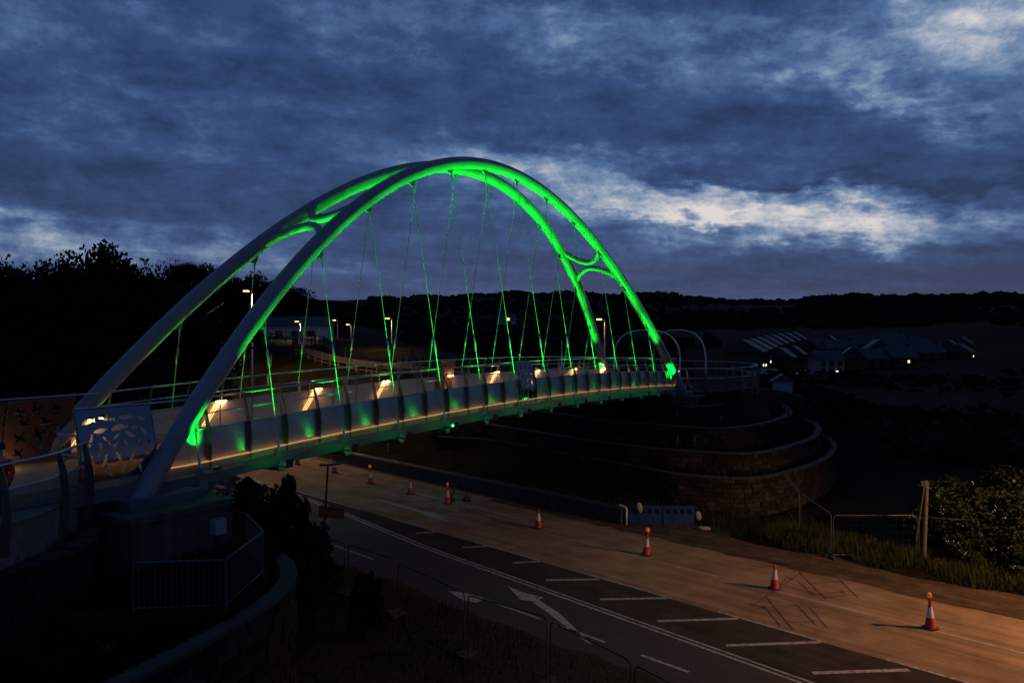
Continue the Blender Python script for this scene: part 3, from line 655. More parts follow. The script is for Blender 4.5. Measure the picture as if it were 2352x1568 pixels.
# far terraces
tiers = [([(-6, 63.5, 1.9), (-.9, 61, 1.9), (4.4, 54, 1.9), (8.0, 49.2, 1.9), (10.1, 46.8, 1.9), (14.0, 45.9, 1.9), (18.3, 49.5, 1.9), (22.2, 55, 1.9), (24.8, 61.5, 1.9), (25.6, 68, 1.9)], 2.2, 'lowest'),
         ([(-4, 65.5, 3.0), (2.0, 57.5, 3.0), (5.6, 53.0, 3.0), (8.8, 50.0, 3.0), (11.3, 48.6, 3.0), (14.6, 47.9, 3.0), (18.4, 51.6, 3.0), (21.5, 56, 3.0), (24.0, 62.5, 3.0), (24.6, 69, 3.0)], 1.3, 'middle'),
         ([(-2, 67, 4.1), (3.4, 60.0, 4.1), (6.4, 55.9, 4.1), (9.4, 53.2, 4.1), (13.6, 51.2, 4.1), (17.4, 54.2, 4.1), (21, 60, 4.1), (23.0, 67, 4.1), (23.4, 73, 4.1)], 1.3, 'topmost')]
for top, h, w in tiers:
    stone_wall('terrace_wall', '%s curved stone terrace wall below the far abutment' % w, top, h, .62, .27, group='terrace walls', limit=250)
for (top, h, w), z, nm in zip(tiers, (1.72, 2.82, 3.9), ('lowest', 'middle', 'topmost')):
    o = cap('terrace_bed', '%s planted bed behind the far terrace wall' % nm, [(p.x, p.y) for p in [Vector(q)+V(0, .35, 0) for q in spline(top, 5)]]+[(20, 84), (-2, 84)], z, 'planting')
# embankment up from the top terrace to the ramp
mb = MB(); c0 = [Vector((p[0], p[1], 3.92)) for p in spline([(2.5, 64, 0), (6.5, 59.5, 0), (9.4, 56.5, 0), (13.6, 54.2, 0), (17.0, 57.0, 0), (20, 62, 0), (22.0, 69, 0), (22.4, 74, 0)], 5)]
cen = V(13, 72, 0); c1 = [V(*(cen.xy+(p.xy-cen.xy)*.78), 5.75) for p in c0]
mb.sheet([c0, c1]); mb.strip_poly(c1); o = mb.build('ramp_bank', 'planting'); struct(o); o['label'] = 'planted bank carrying the far ramp above the terraces'
# short timber stakes standing in the terraces
stake = MB().tube([(0, 0, -.2), (0, 0, .85)], [.05, .045], 7).tube([(0, 0, .5), (0, 0, .8)], .08, 7)
stm = stake.build('terrace_stake', 'old_wood'); first = True
for z, pts in ((1.72, [(1095, 985), (1330, 1035), (1240, 1008), (1190, 985), (1483, 1060), (1573, 1085), (1702, 1082), (1740, 1080)]), (2.82, [(1484, 1020), (1560, 1030), (1600, 1035), (1390, 1010), (1290, 990)]), (3.9, [(1662, 985), (1770, 975), (1818, 965), (1560, 975), (1440, 965)])):
    for j, (x, y) in enumerate(sorted(pts)):
        p = G(x, y, z)
        o = stm if first else cp(stm); first = False
        o.location = (p.x, p.y+.6, z); o.rotation_euler = (rnd.uniform(-.05, .05), rnd.uniform(-.05, .05), rnd.uniform(0, 3))
        tag(o, 'short weathered stake in the %s stone terrace, %s from the left' % ({1.72: 'lowest', 2.82: 'middle', 3.9: 'topmost'}[z], ('first', 'second', 'third', 'fourth', 'fifth', 'sixth', 'seventh', 'eighth')[j]), 'stake', 'stakes in the terraces')

# ------------------------------------------------------------------ railings
def bar_fence(name, label, pts, h, gap, m='galv', r=.011, cat='railing', group=None):
    P = [Vector(p) for p in pts]; root = empty(name, P[0]); tag(root, label, cat, group)
    MB().tube([p+V(0, 0, h) for p in P], .03, 8).build('top_rail', m, root); MB().tube([p+V(0, 0, .12) for p in P], .018, 6).build('bottom_rail', m, root)
    for p in P: MB().tube([p, p+V(0, 0, h)], .028, 6).build('post', m, root)
    bar = None
    for a, b in zip(P, P[1:]):
        n = int((b-a).length/gap)
        for i in range(1, n):
            q = a.lerp(b, i/n)
            if bar is None: bar = MB().tube([q+V(0, 0, .12), q+V(0, 0, h)], r, 5).build('bar', m, root); base = q
            else:
                c = cp(bar, root); c.location = Vector(bar.location)+(q-base)
    return root
mat('lamp_pole', (.55, .55, .53), .5)
mat('green_galv', (.045, .07, .066), .5, metal=.3)
bar_fence('guard_railing', 'grey steel bar railing around the platform beside the near abutment', [(-9.3, 24.0, 4.28), (-7.35, 22.0, 4.28), (-6.3, 20.1, 4.28), (-6.35, 17.6, 4.28), (-8.3, 17.4, 4.28)], 1.12, .115, 'green_galv')
mb = MB(); mb.prism([(-10.6, 24.2), (-9.3, 24.1), (-7.25, 22.05), (-6.2, 20.1), (-6.25, 17.5), (-8.4, 17.3), (-10.2, 17.3)], 3.4, 4.26); struct(mb.build('platform_base', 'planting'))['label'] = 'raised planted base of the service platform'
bar_fence('guard_railing', 'dark steel bar railing in front of the far abutment', [tuple(B(39.2, WB+1.5, 4.0)), tuple(B(39.0, -1.6, 4.0)), tuple(B(41.2, -2.6, 4.0)), tuple(B(43.2, -2.6, 4.0))], 1.12, .2)
# mesh parapets on the approaches
def mesh_parapet(name, label, pts, h, posts_at, z_off=0.0):
    P = resample(spline(pts), .15); root = empty(name, P[0]); tag(root, label, 'parapet')
    def off(i): 
        t = P[min(i+1, len(P)-1)]-P[max(i-1, 0)]; t.z = 0; t.normalize(); return V(t.y, -t.x, 0), t
    for hh, r in ((h, .034), (h*.60, .028), (.10, .02)): MB().tube([P[i]+V(0, 0, hh)+off(i)[0]*.0 for i in range(len(P))], r, 8).build('rail', 'rail_steel', root)
    for f in posts_at:
        i = int(f*(len(P)-1)); n, t = off(i); mb = MB()
        rows = [[P[i]+V(0, 0, z)+n*(o+wd)+t*sd for wd, sd in ((-w, -.02), (-w, .02), (w, .02), (w, -.02), (-w, -.02))] for z, o, w in [(-.6, .05, .10), (0, .10, .11), (h*.35, .12, .10), (h*.7, .07, .08), (h, -.02, .045)]]
        mb.sheet(rows, False); mb.add(rows[-1][:4], [(0, 1, 2, 3)]); mb.build('parapet_post', 'post_steel', root)
    # woven wire infill
    mb = MB(); k = .055; L = sum((b-a).length for a, b in zip(P, P[1:]))
    for i in range(0, len(P)):
        n, t = off(i)
        for q in range(2): 
            c = P[i]+t*(.075*q); mb.tube([c+V(0, 0, .1)+n*.06, c+V(0, 0, h*.58)+n*.05], .006, 3, caps=False)
    for z in np.arange(.12, h*.58, .06): mb.tube([P[i]+V(0, 0, z)+off(i)[0]*.06 for i in range(0, len(P), 2)], .006, 3, caps=False)
    struct(mb.build('wire_mesh', 'galv', root), 'stuff'); return root
mesh_parapet('mesh_parapet', 'curved wire mesh parapet with rounded fins on the near approach path', [(-11.5, 14.6, 6.2), (-11.1, 16.4, 6.2), (-10.95, 17.4, 6.2), (-10.72, 18.6, 6.22), (-10.95, 20.4, 6.24), (-11.15, 20.95, 6.25), (-11.6, 21.4, 6.25), (-12.5, 21.9, 6.25)], 1.38, (.05, .32, .55, .74, .9))
mesh_parapet('mesh_parapet', 'curved wire mesh parapet around the far ramp', [tuple(B(41.2, .3, 5.85)), tuple(B(43.5, -.6, 5.8)), (17.2, 61.5, 5.8), (19.8, 64.8, 5.8), (20.9, 69.5, 5.8), (19.3, 74, 5.8), (14, 77, 5.8), (9, 76, 5.8)], 1.75, np.linspace(.03, .97, 16))
# portal hoops
def hoop(label, c, dr, w, h, r):
    c = Vector(c); d = Vector(dr).normalized(); pts = [c-d*w/2+V(0, 0, z) for z in np.linspace(0, h*.45, 4)]
    for k in range(1, 24):
        a = math.pi*k/24; pts.append(c-d*(w/2*math.copysign(abs(math.cos(a))**.75, math.cos(a)))+V(0, 0, h*.45+h*.55*math.sin(a)**.75))
    pts += [c+d*w/2+V(0, 0, z) for z in np.linspace(h*.45, 0, 4)]
    o = MB().tube(pts, r, 10).build('portal_hoop', 'rail_steel', origin=c); tag(o, label, 'hoop', 'portal hoops on the far ramp'); return o
p0_, p1_ = AT(1410, 840, 66), AT(1562, 840, 64)
hoop('slim steel hoop spanning the path behind the far arch foot', ((p0_+p1_)/2).xy.to_3d()+V(0, 0, 5.7), (p1_-p0_).xy.to_3d(), (p1_-p0_).length, 4.75, .075)
p0_, p1_ = AT(1500, 840, 69), AT(1621, 840, 62)
hoop('slim steel hoop standing right of the far arch foot', ((p0_+p1_)/2).xy.to_3d()+V(0, 0, 5.7), (p1_-p0_).xy.to_3d(), (p1_-p0_).length, 4.75, .075)

# ------------------------------------------------------------------ traffic cones
def make_cone():
    e = empty('traffic_cone', (0, 0, 0))
    MB().prism([(.27*math.cos(a), .27*math.sin(a)) for a in (R_(x) for x in (25, 65, 115, 155, 205, 245, 295, 335))], .0, .05).build('base', 'rubber', e)
    MB().lathe((0, 0, 0), [(.19, .05), (.175, .10), (.128, .40)], 20).build('lower_sleeve', 'cone_red', e)
    MB().lathe((0, 0, 0), [(.129, .40), (.066, .78)], 20).build('white_band', 'cone_white', e)
    MB().lathe((0, 0, 0), [(.066, .78), (.038, .97), (.030, 1.0)], 20).build('tip', 'cone_red', e)
    return e
cone0 = make_cone(); kids = [o for o in bpy.data.objects if o.parent == cone0]
CON = [((683, 1066), 0, 'cone half hidden below the bridge girder, farthest along the row'), ((768, 1085), 0, 'cone just behind the top of the short sign column'), ((851, 1110), 1, 'amber-lamp cone farthest along the row'), ((942, 1134), 0, 'cone between the two farthest lamp cones'),
       ((1028, 1156), 1, 'amber-lamp cone beside the dark A-frame'), ((1237, 1212), 0, 'cone without lamp in front of the concrete barrier end'), ((1485, 1274), 1, 'amber-lamp cone in front of the blue barriers'), ((1779, 1352), 0, 'cone without lamp beside the thin dark lines'), ((2137, 1443), 1, 'nearest amber-lamp cone at the right edge of the row')]
for i, ((x, y), lamp, lb) in enumerate(CON):
    p = G(x, y)
    if i == 0: c = cone0
    else:
        c = cp(cone0)
        for k_ in kids: cp(k_, c)
    c.location = p+V(0, 0, .012); c.rotation_euler = (rnd.uniform(-.035, .035), rnd.uniform(-.035, .035), rnd.uniform(0, 3)); c['_o'] = tuple(c.location)
    tag(c, 'red and white '+lb, 'traffic cone', 'cones along the dusty lane')
    if lamp:
        b_ = MB().box((0, 0, 1.03), (.11, .09, .12)).build('lamp_body', 'cone_red', c, origin=(0, 0, 0))
        MB().tube([(0, -.03, 1.17), (0, .03, 1.17)], .105, 16).tube([(0, -.045, 1.17), (0, .045, 1.17)], .085, 16).build('lens', 'amber', b_, origin=(0, 0, 0))
wc = empty('traffic_cone', G(2010, 1264, -.3)); tag(wc, 'small grimy white cone in the dark hollow behind the grass verge', 'traffic cone'); o_ = Vector(wc['_o'])
MB().prism([(o_.x+.2*a, o_.y+.2*b) for a, b in ((-1, -1), (1, -1), (1, 1), (-1, 1))], o_.z, o_.z+.04).build('base', 'rubber', wc); MB().lathe(o_, [(.16, .04), (.10, .35), (.03, .66)], 16).build('sleeve', 'cone_white', wc)

# ------------------------------------------------------------------ barriers
p0_, p1_ = G(770, 1058), G(1432, 1203); d = (p1_-p0_).normalized(); Lb = (p1_-p0_).length; nB = 9
nn = V(-d.y, d.x, 0)
WHERE = ['farthest', 'second farthest', 'third farthest', 'fourth farthest', 'middle', 'fourth nearest', 'third nearest', 'second nearest', 'nearest']
for i in range(nB):
    a = p0_+d*(Lb*i/nB+.01); b = p0_+d*(Lb*(i+1)/nB-.01)
    root = empty('concrete_barrier', (a+b)/2); tag(root, '%s grey concrete barrier unit of the row beside the dusty lane' % WHERE[i], 'barrier', 'concrete barrier units')
    mb = MB(); prof = [(-.26, 0), (-.24, .10), (-.15, .82), (-.10, .86), (.10, .86), (.15, .82), (.24, .10), (.26, 0)]
    rows = [[q+nn*t+V(0, 0, z) for t, z in prof] for q in (a, b)]; mb.sheet(rows, False); mb.add(rows[0], [tuple(range(8))]); mb.add(rows[1], [tuple(range(8))[::-1]])
    mb.build('body', 'concrete_dark', root)
    MB().tube([a+V(0, 0, .93), b+V(0, 0, .93)], .035, 8).build('top_pipe', 'galv', root)
    for f in (.2, .8): q = a.lerp(b, f); MB().tube([q+V(0, 0, .84), q+V(0, 0, .93)], .02, 6).build('bracket', 'galv', root)
ep = p1_+d*.22
o = MB().tube([ep+V(0, 0, 0), ep+V(0, 0, .84), ep-d*.08+V(0, 0, .92), ep-d*.5+V(0, 0, .985)], .055, 10).build('end_post', 'cone_white', origin=ep); tag(o, 'bent pale pipe post closing the end of the concrete barrier', 'post')
def blue_barrier(label, a, b):
    a, b = Vector(a), Vector(b); d = (b-a).normalized(); n = V(-d.y, d.x, 0); L = (b-a).length; root = empty('plastic_barrier', (a+b)/2); tag(root, label, 'barrier', 'blue plastic barriers')
    MB().box((a+b)/2+V(0, 0, .27), (L-.02, .40, .50), d).build('base', 'blue_plastic', root)
    body = MB()
    body.box((a+b)/2+V(0, 0, .585), (L-.02, .20, .13), d); body.box((a+b)/2+V(0, 0, .985), (L-.02, .20, .13), d)
    for f in (.05, .28, .5, .72, .95): body.box(a.lerp(b, f)+V(0, 0, .785), (L*.085, .20, .268), d)
    body.build('window_frame', 'blue_plastic', root)
    for f in (.30, .72): MB().box(a.lerp(b, f)-n*.205+V(0, 0, .30), (.05, .02, .40), d).build('moulded_rib', 'blue_plastic', root)
    for f in (.2, .8): MB().box(a.lerp(b, f)-n*.0+V(0, 0, .035), (.3, .44, .05), d).build('foot', 'rubber', root)
    return root
pa, pb, pc = G(1447, 1204), G(1521, 1207), G(1594, 1208)
blue_barrier('left blue plastic barrier next to the concrete barrier end', pa, pb); blue_barrier('right blue plastic barrier beside the earth bank', pb+V(.03, 0, 0), pc)
def sack(label, c, sz, rot):
    bm = bmesh.new(); bmesh.ops.create_icosphere(bm, subdivisions=2, radius=1)
    rr = random.Random(int(c[0]*100))
    for v_ in bm.verts:
        v_.co.x = math.copysign(abs(v_.co.x)**.7, v_.co.x); v_.co += Vector((rr.uniform(-.06, .06),)*3)
        v_.co = Vector((v_.co.x*sz[0], v_.co.y*sz[1], v_.co.z*sz[2]))
    me = bpy.data.meshes.new('sandbag'); bm.to_mesh(me); bm.free(); me.materials.append(MATS['sack']); me.polygons.foreach_set('use_smooth', [True]*len(me.polygons))
    o = meshobj('sandbag', me, None, c); o.rotation_euler = rot; return tag(o, label, 'sandbag', 'white sandbags')
sack('white sandbag slung over the left end of the blue barriers', G(1468, 1206)+V(-.0, -.1, .98), (.30, .12, .17), (0, R_(75), .2))
sack('white sandbag slumped against the right end of the blue barriers', G(1601, 1208)+V(.06, 0, .55), (.27, .15, .18), (0, R_(70), .5))
sack('white sandbag lying on the dirt right of the blue barriers', G(1617, 1217)+V(0, 0, .10), (.34, .20, .11), (0, 0, -.3))

# ------------------------------------------------------------------ folding A-frame on the road
q = G(1055, 1151); af = empty('sign_frame', q); tag(af, 'dark folding A-frame weighted with black bags behind a lamp cone', 'frame')
ax = V(1, .1, 0).normalized(); ay = V(-.1, 1, 0)
apex = q+V(.05, .25, 1.5)
for sx_ in (-.55, .55):
    for sy_ in (0, .6):
        MB().tube([q+ax*sx_+ay*sy_, apex+ax*sx_*.12+ay*.03], .03, 6).build('leg', 'black_steel', af)
MB().tube([q+ax*-.4+V(0, .08, .45), q+ax*.42+V(0, .08, .45)], .016, 6).build('crossbar', 'black_steel', af)
for sx_ in (-.5, .45):
    w = MB().lathe(q+ax*sx_+V(0, -.02, .0), [(.10, .0), (.24, .05), (.26, .16), (.18, .27), (.06, .30)], 12).build('weight_bag', 'rubber', af)

# ------------------------------------------------------------------ short column with a sign seen from behind
q = G(742, 1262); sg = empty('sign_column', q); tag(sg, 'short unlit dark column carrying a brown-backed rectangular sign', 'sign'); tp = q+V(.25, 0, 4.05)
MB().tube([q, q.lerp(tp, .55), tp], [.055, .05, .045], 10).build('column', 'black_steel', sg)
MB().box(tp+V(.12, 0, .03), (1.0, .24, .07), (1, .1, .06)).build('lamp_head', 'black_steel', sg)
c = q.lerp(tp, .45)+V(.32, -.10, 0)
pl = MB().box(c, (1.22, .03, .56), (1, .0, -.08)).build('sign_plate', 'timber', sg); MB().box(c+V(0, -.02, .16), (1.16, .02, .04), (1, 0, -.08)).build('stiffener', 'black_steel', pl); MB().box(c+V(0, -.02, -.16), (1.16, .02, .04), (1, 0, -.08)).build('stiffener', 'black_steel', pl)

# ------------------------------------------------------------------ temporary mesh fences
def heras(label, a, b, m='galv', h=2.0, group=None):
    a, b = Vector(a), Vector(b); root = empty('mesh_fence', (a+b)/2); tag(root, label, 'fence', group); d = (b-a).normalized(); L = (b-a).length
    pts = [a+V(0, 0, .05), a+V(0, 0, h-.15), a+d*.05+V(0, 0, h-.05), a+d*.15+V(0, 0, h), b-d*.15+V(0, 0, h), b-d*.05+V(0, 0, h-.05), b+V(0, 0, h-.15), b+V(0, 0, .05)]
    MB().tube(pts, .022, 7).build('frame', m, root); MB().tube([a+V(0, 0, .2), b+V(0, 0, .2)], .018, 6).build('bottom_rail', m, root)
    mb = MB()
    for x in np.arange(.2, L-.1, .30): mb.tube([a+d*x+V(0, 0, .2), a+d*x+V(0, 0, h)], .0018, 3, caps=False)
    for z in np.arange(.5, h, .35): mb.tube([a+V(0, 0, z), b+V(0, 0, z)], .0018, 3, caps=False)
    struct(mb.build('wire_mesh', m, root), 'stuff')
    for q in (a, b): MB().box(q+V(0, 0, .06), (.62, .22, .12), (-d.y, d.x, 0)).build('rubber_foot', 'rubber', root)
    return root
def T2(x, y): return V(*(G(x, y, 2.0).xy), 0)
for (p, q_), lb in zip((((682, 1218), (793, 1248)), ((800, 1250), (904, 1283)), ((914, 1291), (1067, 1361)), ((1075, 1366), (1256, 1416)), ((1264, 1426), (1449, 1516)), ((1458, 1526), (1640, 1620))),
                       ('farthest, beside the shrubs', 'left of the sign column fence gap', 'third from the shrubs', 'in front of the painted arrows', 'right of the near arrow', 'nearest, cut by the bottom edge')):
    heras('black framed mesh fence panel along the near verge, '+lb, T2(*p), T2(*q_), 'black_steel', group='fence panels on the near verge')
for (p, q_), lb in zip((((1914, 1183), (2106, 1183)), ((1840, 1133), (1909, 1180)), ((1796, 1084), (1836, 1130)), ((2111, 1186), (2250, 1196))), ('facing the road left of the leaning post', 'running back beside the earth bank', 'farthest back beside the terraces', 'half hidden by the hedge')):
    heras('galvanised mesh fence panel '+lb, T2(*p), T2(*q_), group='fence panels beside the hollow')
q = G(2120, 1302); lp = empty('leaning_post', q); tag(lp, 'tall weathered post with a thinner pole tied to it at the hedge end', 'post')
MB().tube([q, q+V(.12, 0, 3.6)], [.12, .10], 9).build('thick_post', 'old_wood', lp); MB().tube([q+V(-.32, 0, 1.2), q+V(0, -.1, 3.85)], .05, 7).build('thin_pole', 'galv', lp); MB().box(q+V(.02, -.05, 3.72), (.34, .12, .2)).build('bracket', 'galv', lp)

# ------------------------------------------------------------------ vegetation
def leaf_cloud(seed, n, leaf, clumps=46, squash=1.0, shell=.55, cr=(.16, .34)):
    r = np.random.RandomState(seed); cs = r.normal(size=(clumps, 3)); cs /= np.linalg.norm(cs, axis=1)[:, None]; cs *= (shell+(1-shell)*r.rand(clumps, 1))**.7*.80
    cs[:, 2] = np.where(cs[:, 2] < -.45, cs[:, 2]*.5, cs[:, 2]); rad = r.uniform(cr[0], cr[1], clumps); k = r.randint(0, clumps, n)
    d = r.normal(size=(n, 3)); d /= np.linalg.norm(d, axis=1)[:, None]; p = cs[k]+d*rad[k][:, None]*(r.rand(n, 1)**.45)
    a = r.normal(size=(n, 3)); a /= np.linalg.norm(a, axis=1)[:, None]; b = np.cross(a, r.normal(size=(n, 3))); b /= np.linalg.norm(b, axis=1)[:, None]
    s = leaf*r.uniform(.6, 1.4, (n, 1)); q = np.stack([p-a*s, p+b*s*.55, p+a*s, p-b*s*.55], 1); q[:, :, 2] *= squash; return q
CR = [fastmesh('crown', leaf_cloud(11+k, 15000, .034, 75, .9, .35, (.18, .36)), 'leaf_dark') for k in range(4)]
CRL = [fastmesh('crown', leaf_cloud(21+k, 5200, .060, 40, .9, .4), 'leaf') for k in range(2)]
CRD = fastmesh('crown', leaf_cloud(31, 3000, .07, 30, .9, .4), 'leaf_dry')
BUSH = [fastmesh('foliage', leaf_cloud(41+k, 9000, .050, 70, 1.0, .3, (.14, .30)), 'leaf') for k in range(3)]
BUSHD = [fastmesh('foliage', leaf_cloud(47+k, 6000, .055, 50, 1.0, .3, (.14, .30)), 'leaf_dark') for k in range(2)]
def trunk_mesh(seed):
    r = random.Random(seed); mb = MB(); mb.tube([(0, 0, -.05), (.01, 0, .3), (r.uniform(-.03, .03), r.uniform(-.03, .03), .75)], [.035, .026, .010], 8)
    for k in range(7):
        a = r.uniform(0, 6.28); z = r.uniform(.28, .55); L = r.uniform(.18, .32); mb.tube([(0, 0, z), (L*.5*math.cos(a), L*.5*math.sin(a), z+L*.5), (L*math.cos(a), L*math.sin(a), z+L*.8)], [.014, .009, .003], 5)
    o = mb.build('trunk', 'bark'); me = o.data; bpy.data.objects.remove(o); return me
TRK = [trunk_mesh(k) for k in range(3)]
def tree(name, label, x, y, ztop, r, crown, group=None, base=None, low=.28, cat='tree'):
    b = TZ(x, y) if base is None else base; H = ztop-b
    e = empty(name, (x, y, b)); tag(e, label, cat, group)
    t = meshobj('trunk', rnd.choice(TRK), e); t.scale = (H*.9, H*.9, H)
    c = meshobj('crown', crown, e, (0, 0, H*(low+1)/2), rnd.uniform(0, 6.28), (r, r*rnd.uniform(.9, 1.1), H*(1-low)/2/.88)); return e
LT = [(8, 600, 72, 5.0, 'at the left edge of the picture'), (62, 574, 70, 3.6, 'domed, second from the left edge'), (128, 568, 76, 4.2, 'with a gap of sky on its left'), (188, 572, 66, 4.0, 'left shoulder of the highest clump'), (242, 556, 70, 5.0, 'highest on the left skyline'), (298, 570, 68, 4.2, 'right shoulder of the highest clump'),
      (345, 590, 70, 3.8, 'just left of the flat-topped pine'), (388, 588, 78, 3.2, 'narrow, beside the flat-topped pine'), (478, 606, 110, 5.4, 'behind the far arch tube'), (520, 622, 140, 6.8, 'between the two arch tubes, left one'), (598, 619, 142, 6.0, 'between the two arch tubes, tallest'), (640, 640, 150, 6.0, 'rounded, left of the near arch tube'),
      (672, 655, 150, 5.6, 'just right of the near arch tube'), (715, 690, 160, 6.0, 'sloping down to the far hills'), (745, 702, 180, 6.5, 'last of the wood before the far hills')]
for i, (px, py, d, r, lb) in enumerate(LT):
    p = AT(px, py, d); tree('broad_tree', 'dark broadleaf tree on the left skyline, '+lb, p.x, p.y, p.z, r*1.15, CR[i % 4], 'trees of the dark wood', base=min(TZ(p.x, p.y), 6.0), low=.08)
p = AT(427, 600, 74); pt = tree('pine_tree', 'small flat-topped pine leaning on the left skyline', p.x, p.y, p.z, 2.1, CR[2], base=5, low=.8)
for i, (px, py, d, r) in enumerate([(-60, 640, 60, 7), (40, 660, 58, 6), (130, 650, 60, 6.5), (215, 650, 58, 6), (310, 660, 60, 6), (400, 670, 64, 6), (480, 680, 100, 7), (560, 690, 136, 8), (625, 700, 145, 8), (90, 740, 48, 5), (-20, 760, 42, 5), (190, 760, 50, 4.5), (-90, 700, 55, 7)]):
    p = AT(px, py, d); tree('broad_tree', 'black leafy tree inside the left wood below its skyline', p.x, p.y, p.z, r, CR[(i+1) % 4], 'inner trees of the dark wood', base=2.0, low=.0)
p = AT(292, 768, 46); tree('pale_tree', 'loose pale-leaved tree behind the foot of the far arch tube', p.x, p.y, p.z, 2.5, CRL[0], base=2.5, low=.1)
p = AT(345, 800, 47); tree('pale_tree', 'smaller pale-leaved tree right of the far arch foot', p.x, p.y, p.z, 1.7, CRL[1], base=2.5, low=.1)
p = AT(425, 872, 35); tree('lit_shrub', 'golden shrub lit by lamps behind the far parapet', p.x, p.y, p.z, 1.05, CRD, base=3.5, low=.3, cat='shrub')
# far skyline trees on the right
for i, (px, py, d, r) in enumerate(sorted([(1952, 690, 900, 7), (2085, 694, 880, 8), (2122, 687, 860, 11), (2150, 691, 870, 8), (2200, 693, 880, 9), (2262, 697, 880, 8), (2318, 696, 860, 10), (2352, 700, 840, 9), (1895, 698, 950, 6), (1500, 672, 3200, 20), (1010, 681, 3000, 18)])):
    p = AT(px, py, d); tree('hill_tree', 'small dark tree on the far hill skyline, %s from the left' % ('first', 'second', 'third', 'fourth', 'fifth', 'sixth', 'seventh', 'eighth', 'ninth', 'tenth', 'last')[i], p.x, p.y, p.z+2, r*1.25, CR[i % 4], 'trees on the far ridge', base=min(TZ(p.x, p.y), p.z-8), low=.1)
# woods and hedges on the far land: one mass
bm = bmesh.new(); bmesh.ops.create_icosphere(bm, subdivisions=2, radius=1); bv = np.array([v_.co[:] for v_ in bm.verts]); bf = np.array([[v_.index for v_ in f.verts] for f in bm.faces]); bm.free()
r = np.random.RandomState(5); tri = []
def blobs(n, px0, px1, d0, d1, s0, s1, hz=None):
    px = r.uniform(px0, px1, n); d = np.exp(r.uniform(math.log(d0), math.log(d1), n)); x = (px-1176)/1832*d
    keep = (np.sin(x*.013+d*.006)+np.sin(x*.006-d*.011+2)+r.normal(size=n)*.5) > -.2 if hz is None else np.ones(n, bool)
    px, d, x = px[keep], d[keep], x[keep]; z = terrain(x, d)
    for i in range(len(x)):
        s = r.uniform(s0, s1); w = bv*(1+r.uniform(-.28, .28, (len(bv), 1)))*[s*r.uniform(1, 1.5), s*r.uniform(1, 1.5), s*r.uniform(.7, 1.1)]+[x[i], d[i], z[i]+s*.45]
        tri.append(w[bf])
blobs(3600, 700, 2500, 420, 1400, 1.8, 4.5); blobs(2600, 850, 2500, 1400, 3000, 3, 7); blobs(1500, 850, 2000, 3000, 4600, 4, 9, 1); blobs(420, 1500, 2500, 330, 420, 2, 4.5); blobs(500, 1850, 2450, 820, 1050, 4, 8, 1); blobs(260, 1000, 1560, 130, 400, 1.5, 4)
struct(meshobj('distant_woods', fastmesh('distant_woods', np.concatenate(tri), 'leaf_dark', 3)), 'stuff')['label'] = 'dark woods and hedges on the far hills'
r = np.random.RandomState(15); n = 900; px = r.uniform(1480, 2500, n); d = np.exp(r.uniform(math.log(66), math.log(182), n)); x = (px-1176)/1832*d
kp = (np.sin(x*.09+d*.05)+np.sin(d*.11-x*.03)+r.normal(size=n)*.6 > .1) & ((x > 26.5) | (d > 88)); x, d = x[kp], d[kp]; z = terrain(x, d); qs = []
for i in range(len(x)): qs.append(leaf_cloud(300+i, 110, .16, 7, .8, .3)*(r.uniform(.6, 1.7)*np.array([1.3, 1.3, 1.0]))+[x[i], d[i], z[i]+.5])
struct(meshobj('valley_scrub', fastmesh('valley_scrub', np.concatenate(qs), 'leaf_dark')), 'stuff')['label'] = 'dark scrub on the valley floor below the estate'
# roadside hedge on the right
for i, (x, y, rr, h, lb) in enumerate([(20.6, 37.0, 2.2, 3.1, 'behind the leaning post'), (22.6, 35.0, 2.0, 2.7, 'in the middle of the hedge'), (24.4, 38.5, 2.8, 3.8, 'tallest, at the right edge'), (21.6, 33.2, 1.2, 1.5, 'low, in front of the hedge middle'), (25.0, 34.0, 2.2, 2.6, 'farthest right, cut by the frame'), (20.0, 34.9, 1.1, 1.7, 'small, just right of the leaning post'), (23.2, 31.6, 1.2, 1.4, 'low, nearest to the lane at the right edge'), (22.4, 40.5, 2.4, 3.0, 'at the back of the hedge')]):
    e = empty('hedge_shrub', (x, y, 0)); tag(e, 'leafy roadside shrub '+lb, 'shrub', 'roadside hedge shrubs'); f = meshobj('foliage', BUSH[i % 3], e, (0, 0, h*.45), i*1.3, (rr, rr, h*.58))
    MB().tube([(x, y, -.1), (x+.1, y, h*.5)], [.08, .03], 6).build('stem', 'bark', e)
    fr = np.random.RandomState(70+i); n = 9; dd = fr.normal(size=(n, 3)); dd[:, 1] = -abs(dd[:, 1]); dd[:, 2] = abs(dd[:, 2])*.7; dd /= np.linalg.norm(dd, axis=1)[:, None]
    c = dd*[rr*.98, rr*.98, h*.56]+[0, 0, h*.45]; a_ = fr.normal(size=(n*5, 3))*.05; c = np.repeat(c, 5, 0)+a_
    u = fr.normal(size=(n*5, 3)); u /= np.linalg.norm(u, axis=1)[:, None]; w = np.cross(u, fr.normal(size=(n*5, 3))); w /= np.linalg.norm(w, axis=1)[:, None]; s = .028
    struct(meshobj('flowers', fastmesh('flowers', np.stack([c-u*s, c-w*s, c+u*s, c+w*s], 1), 'flower'), e), 'stuff')
def blades(name, label, pts, h0, h1, m, w=.012):
    n = len(pts); r = np.random.RandomState(n); a = r.uniform(0, 6.28, n); h = r.uniform(h0, h1, n); P = np.array(pts)
    side = np.stack([np.cos(a), np.sin(a), 0*a], 1)*w; tip = P+np.stack([np.cos(a+1.4)*h*.35, np.sin(a+1.4)*h*.35, h], 1)
    o = meshobj(name, fastmesh(name, np.stack([P-side, P+side, tip], 1), m, 3)); struct(o, 'stuff'); o['label'] = label
r = np.random.RandomState(9)
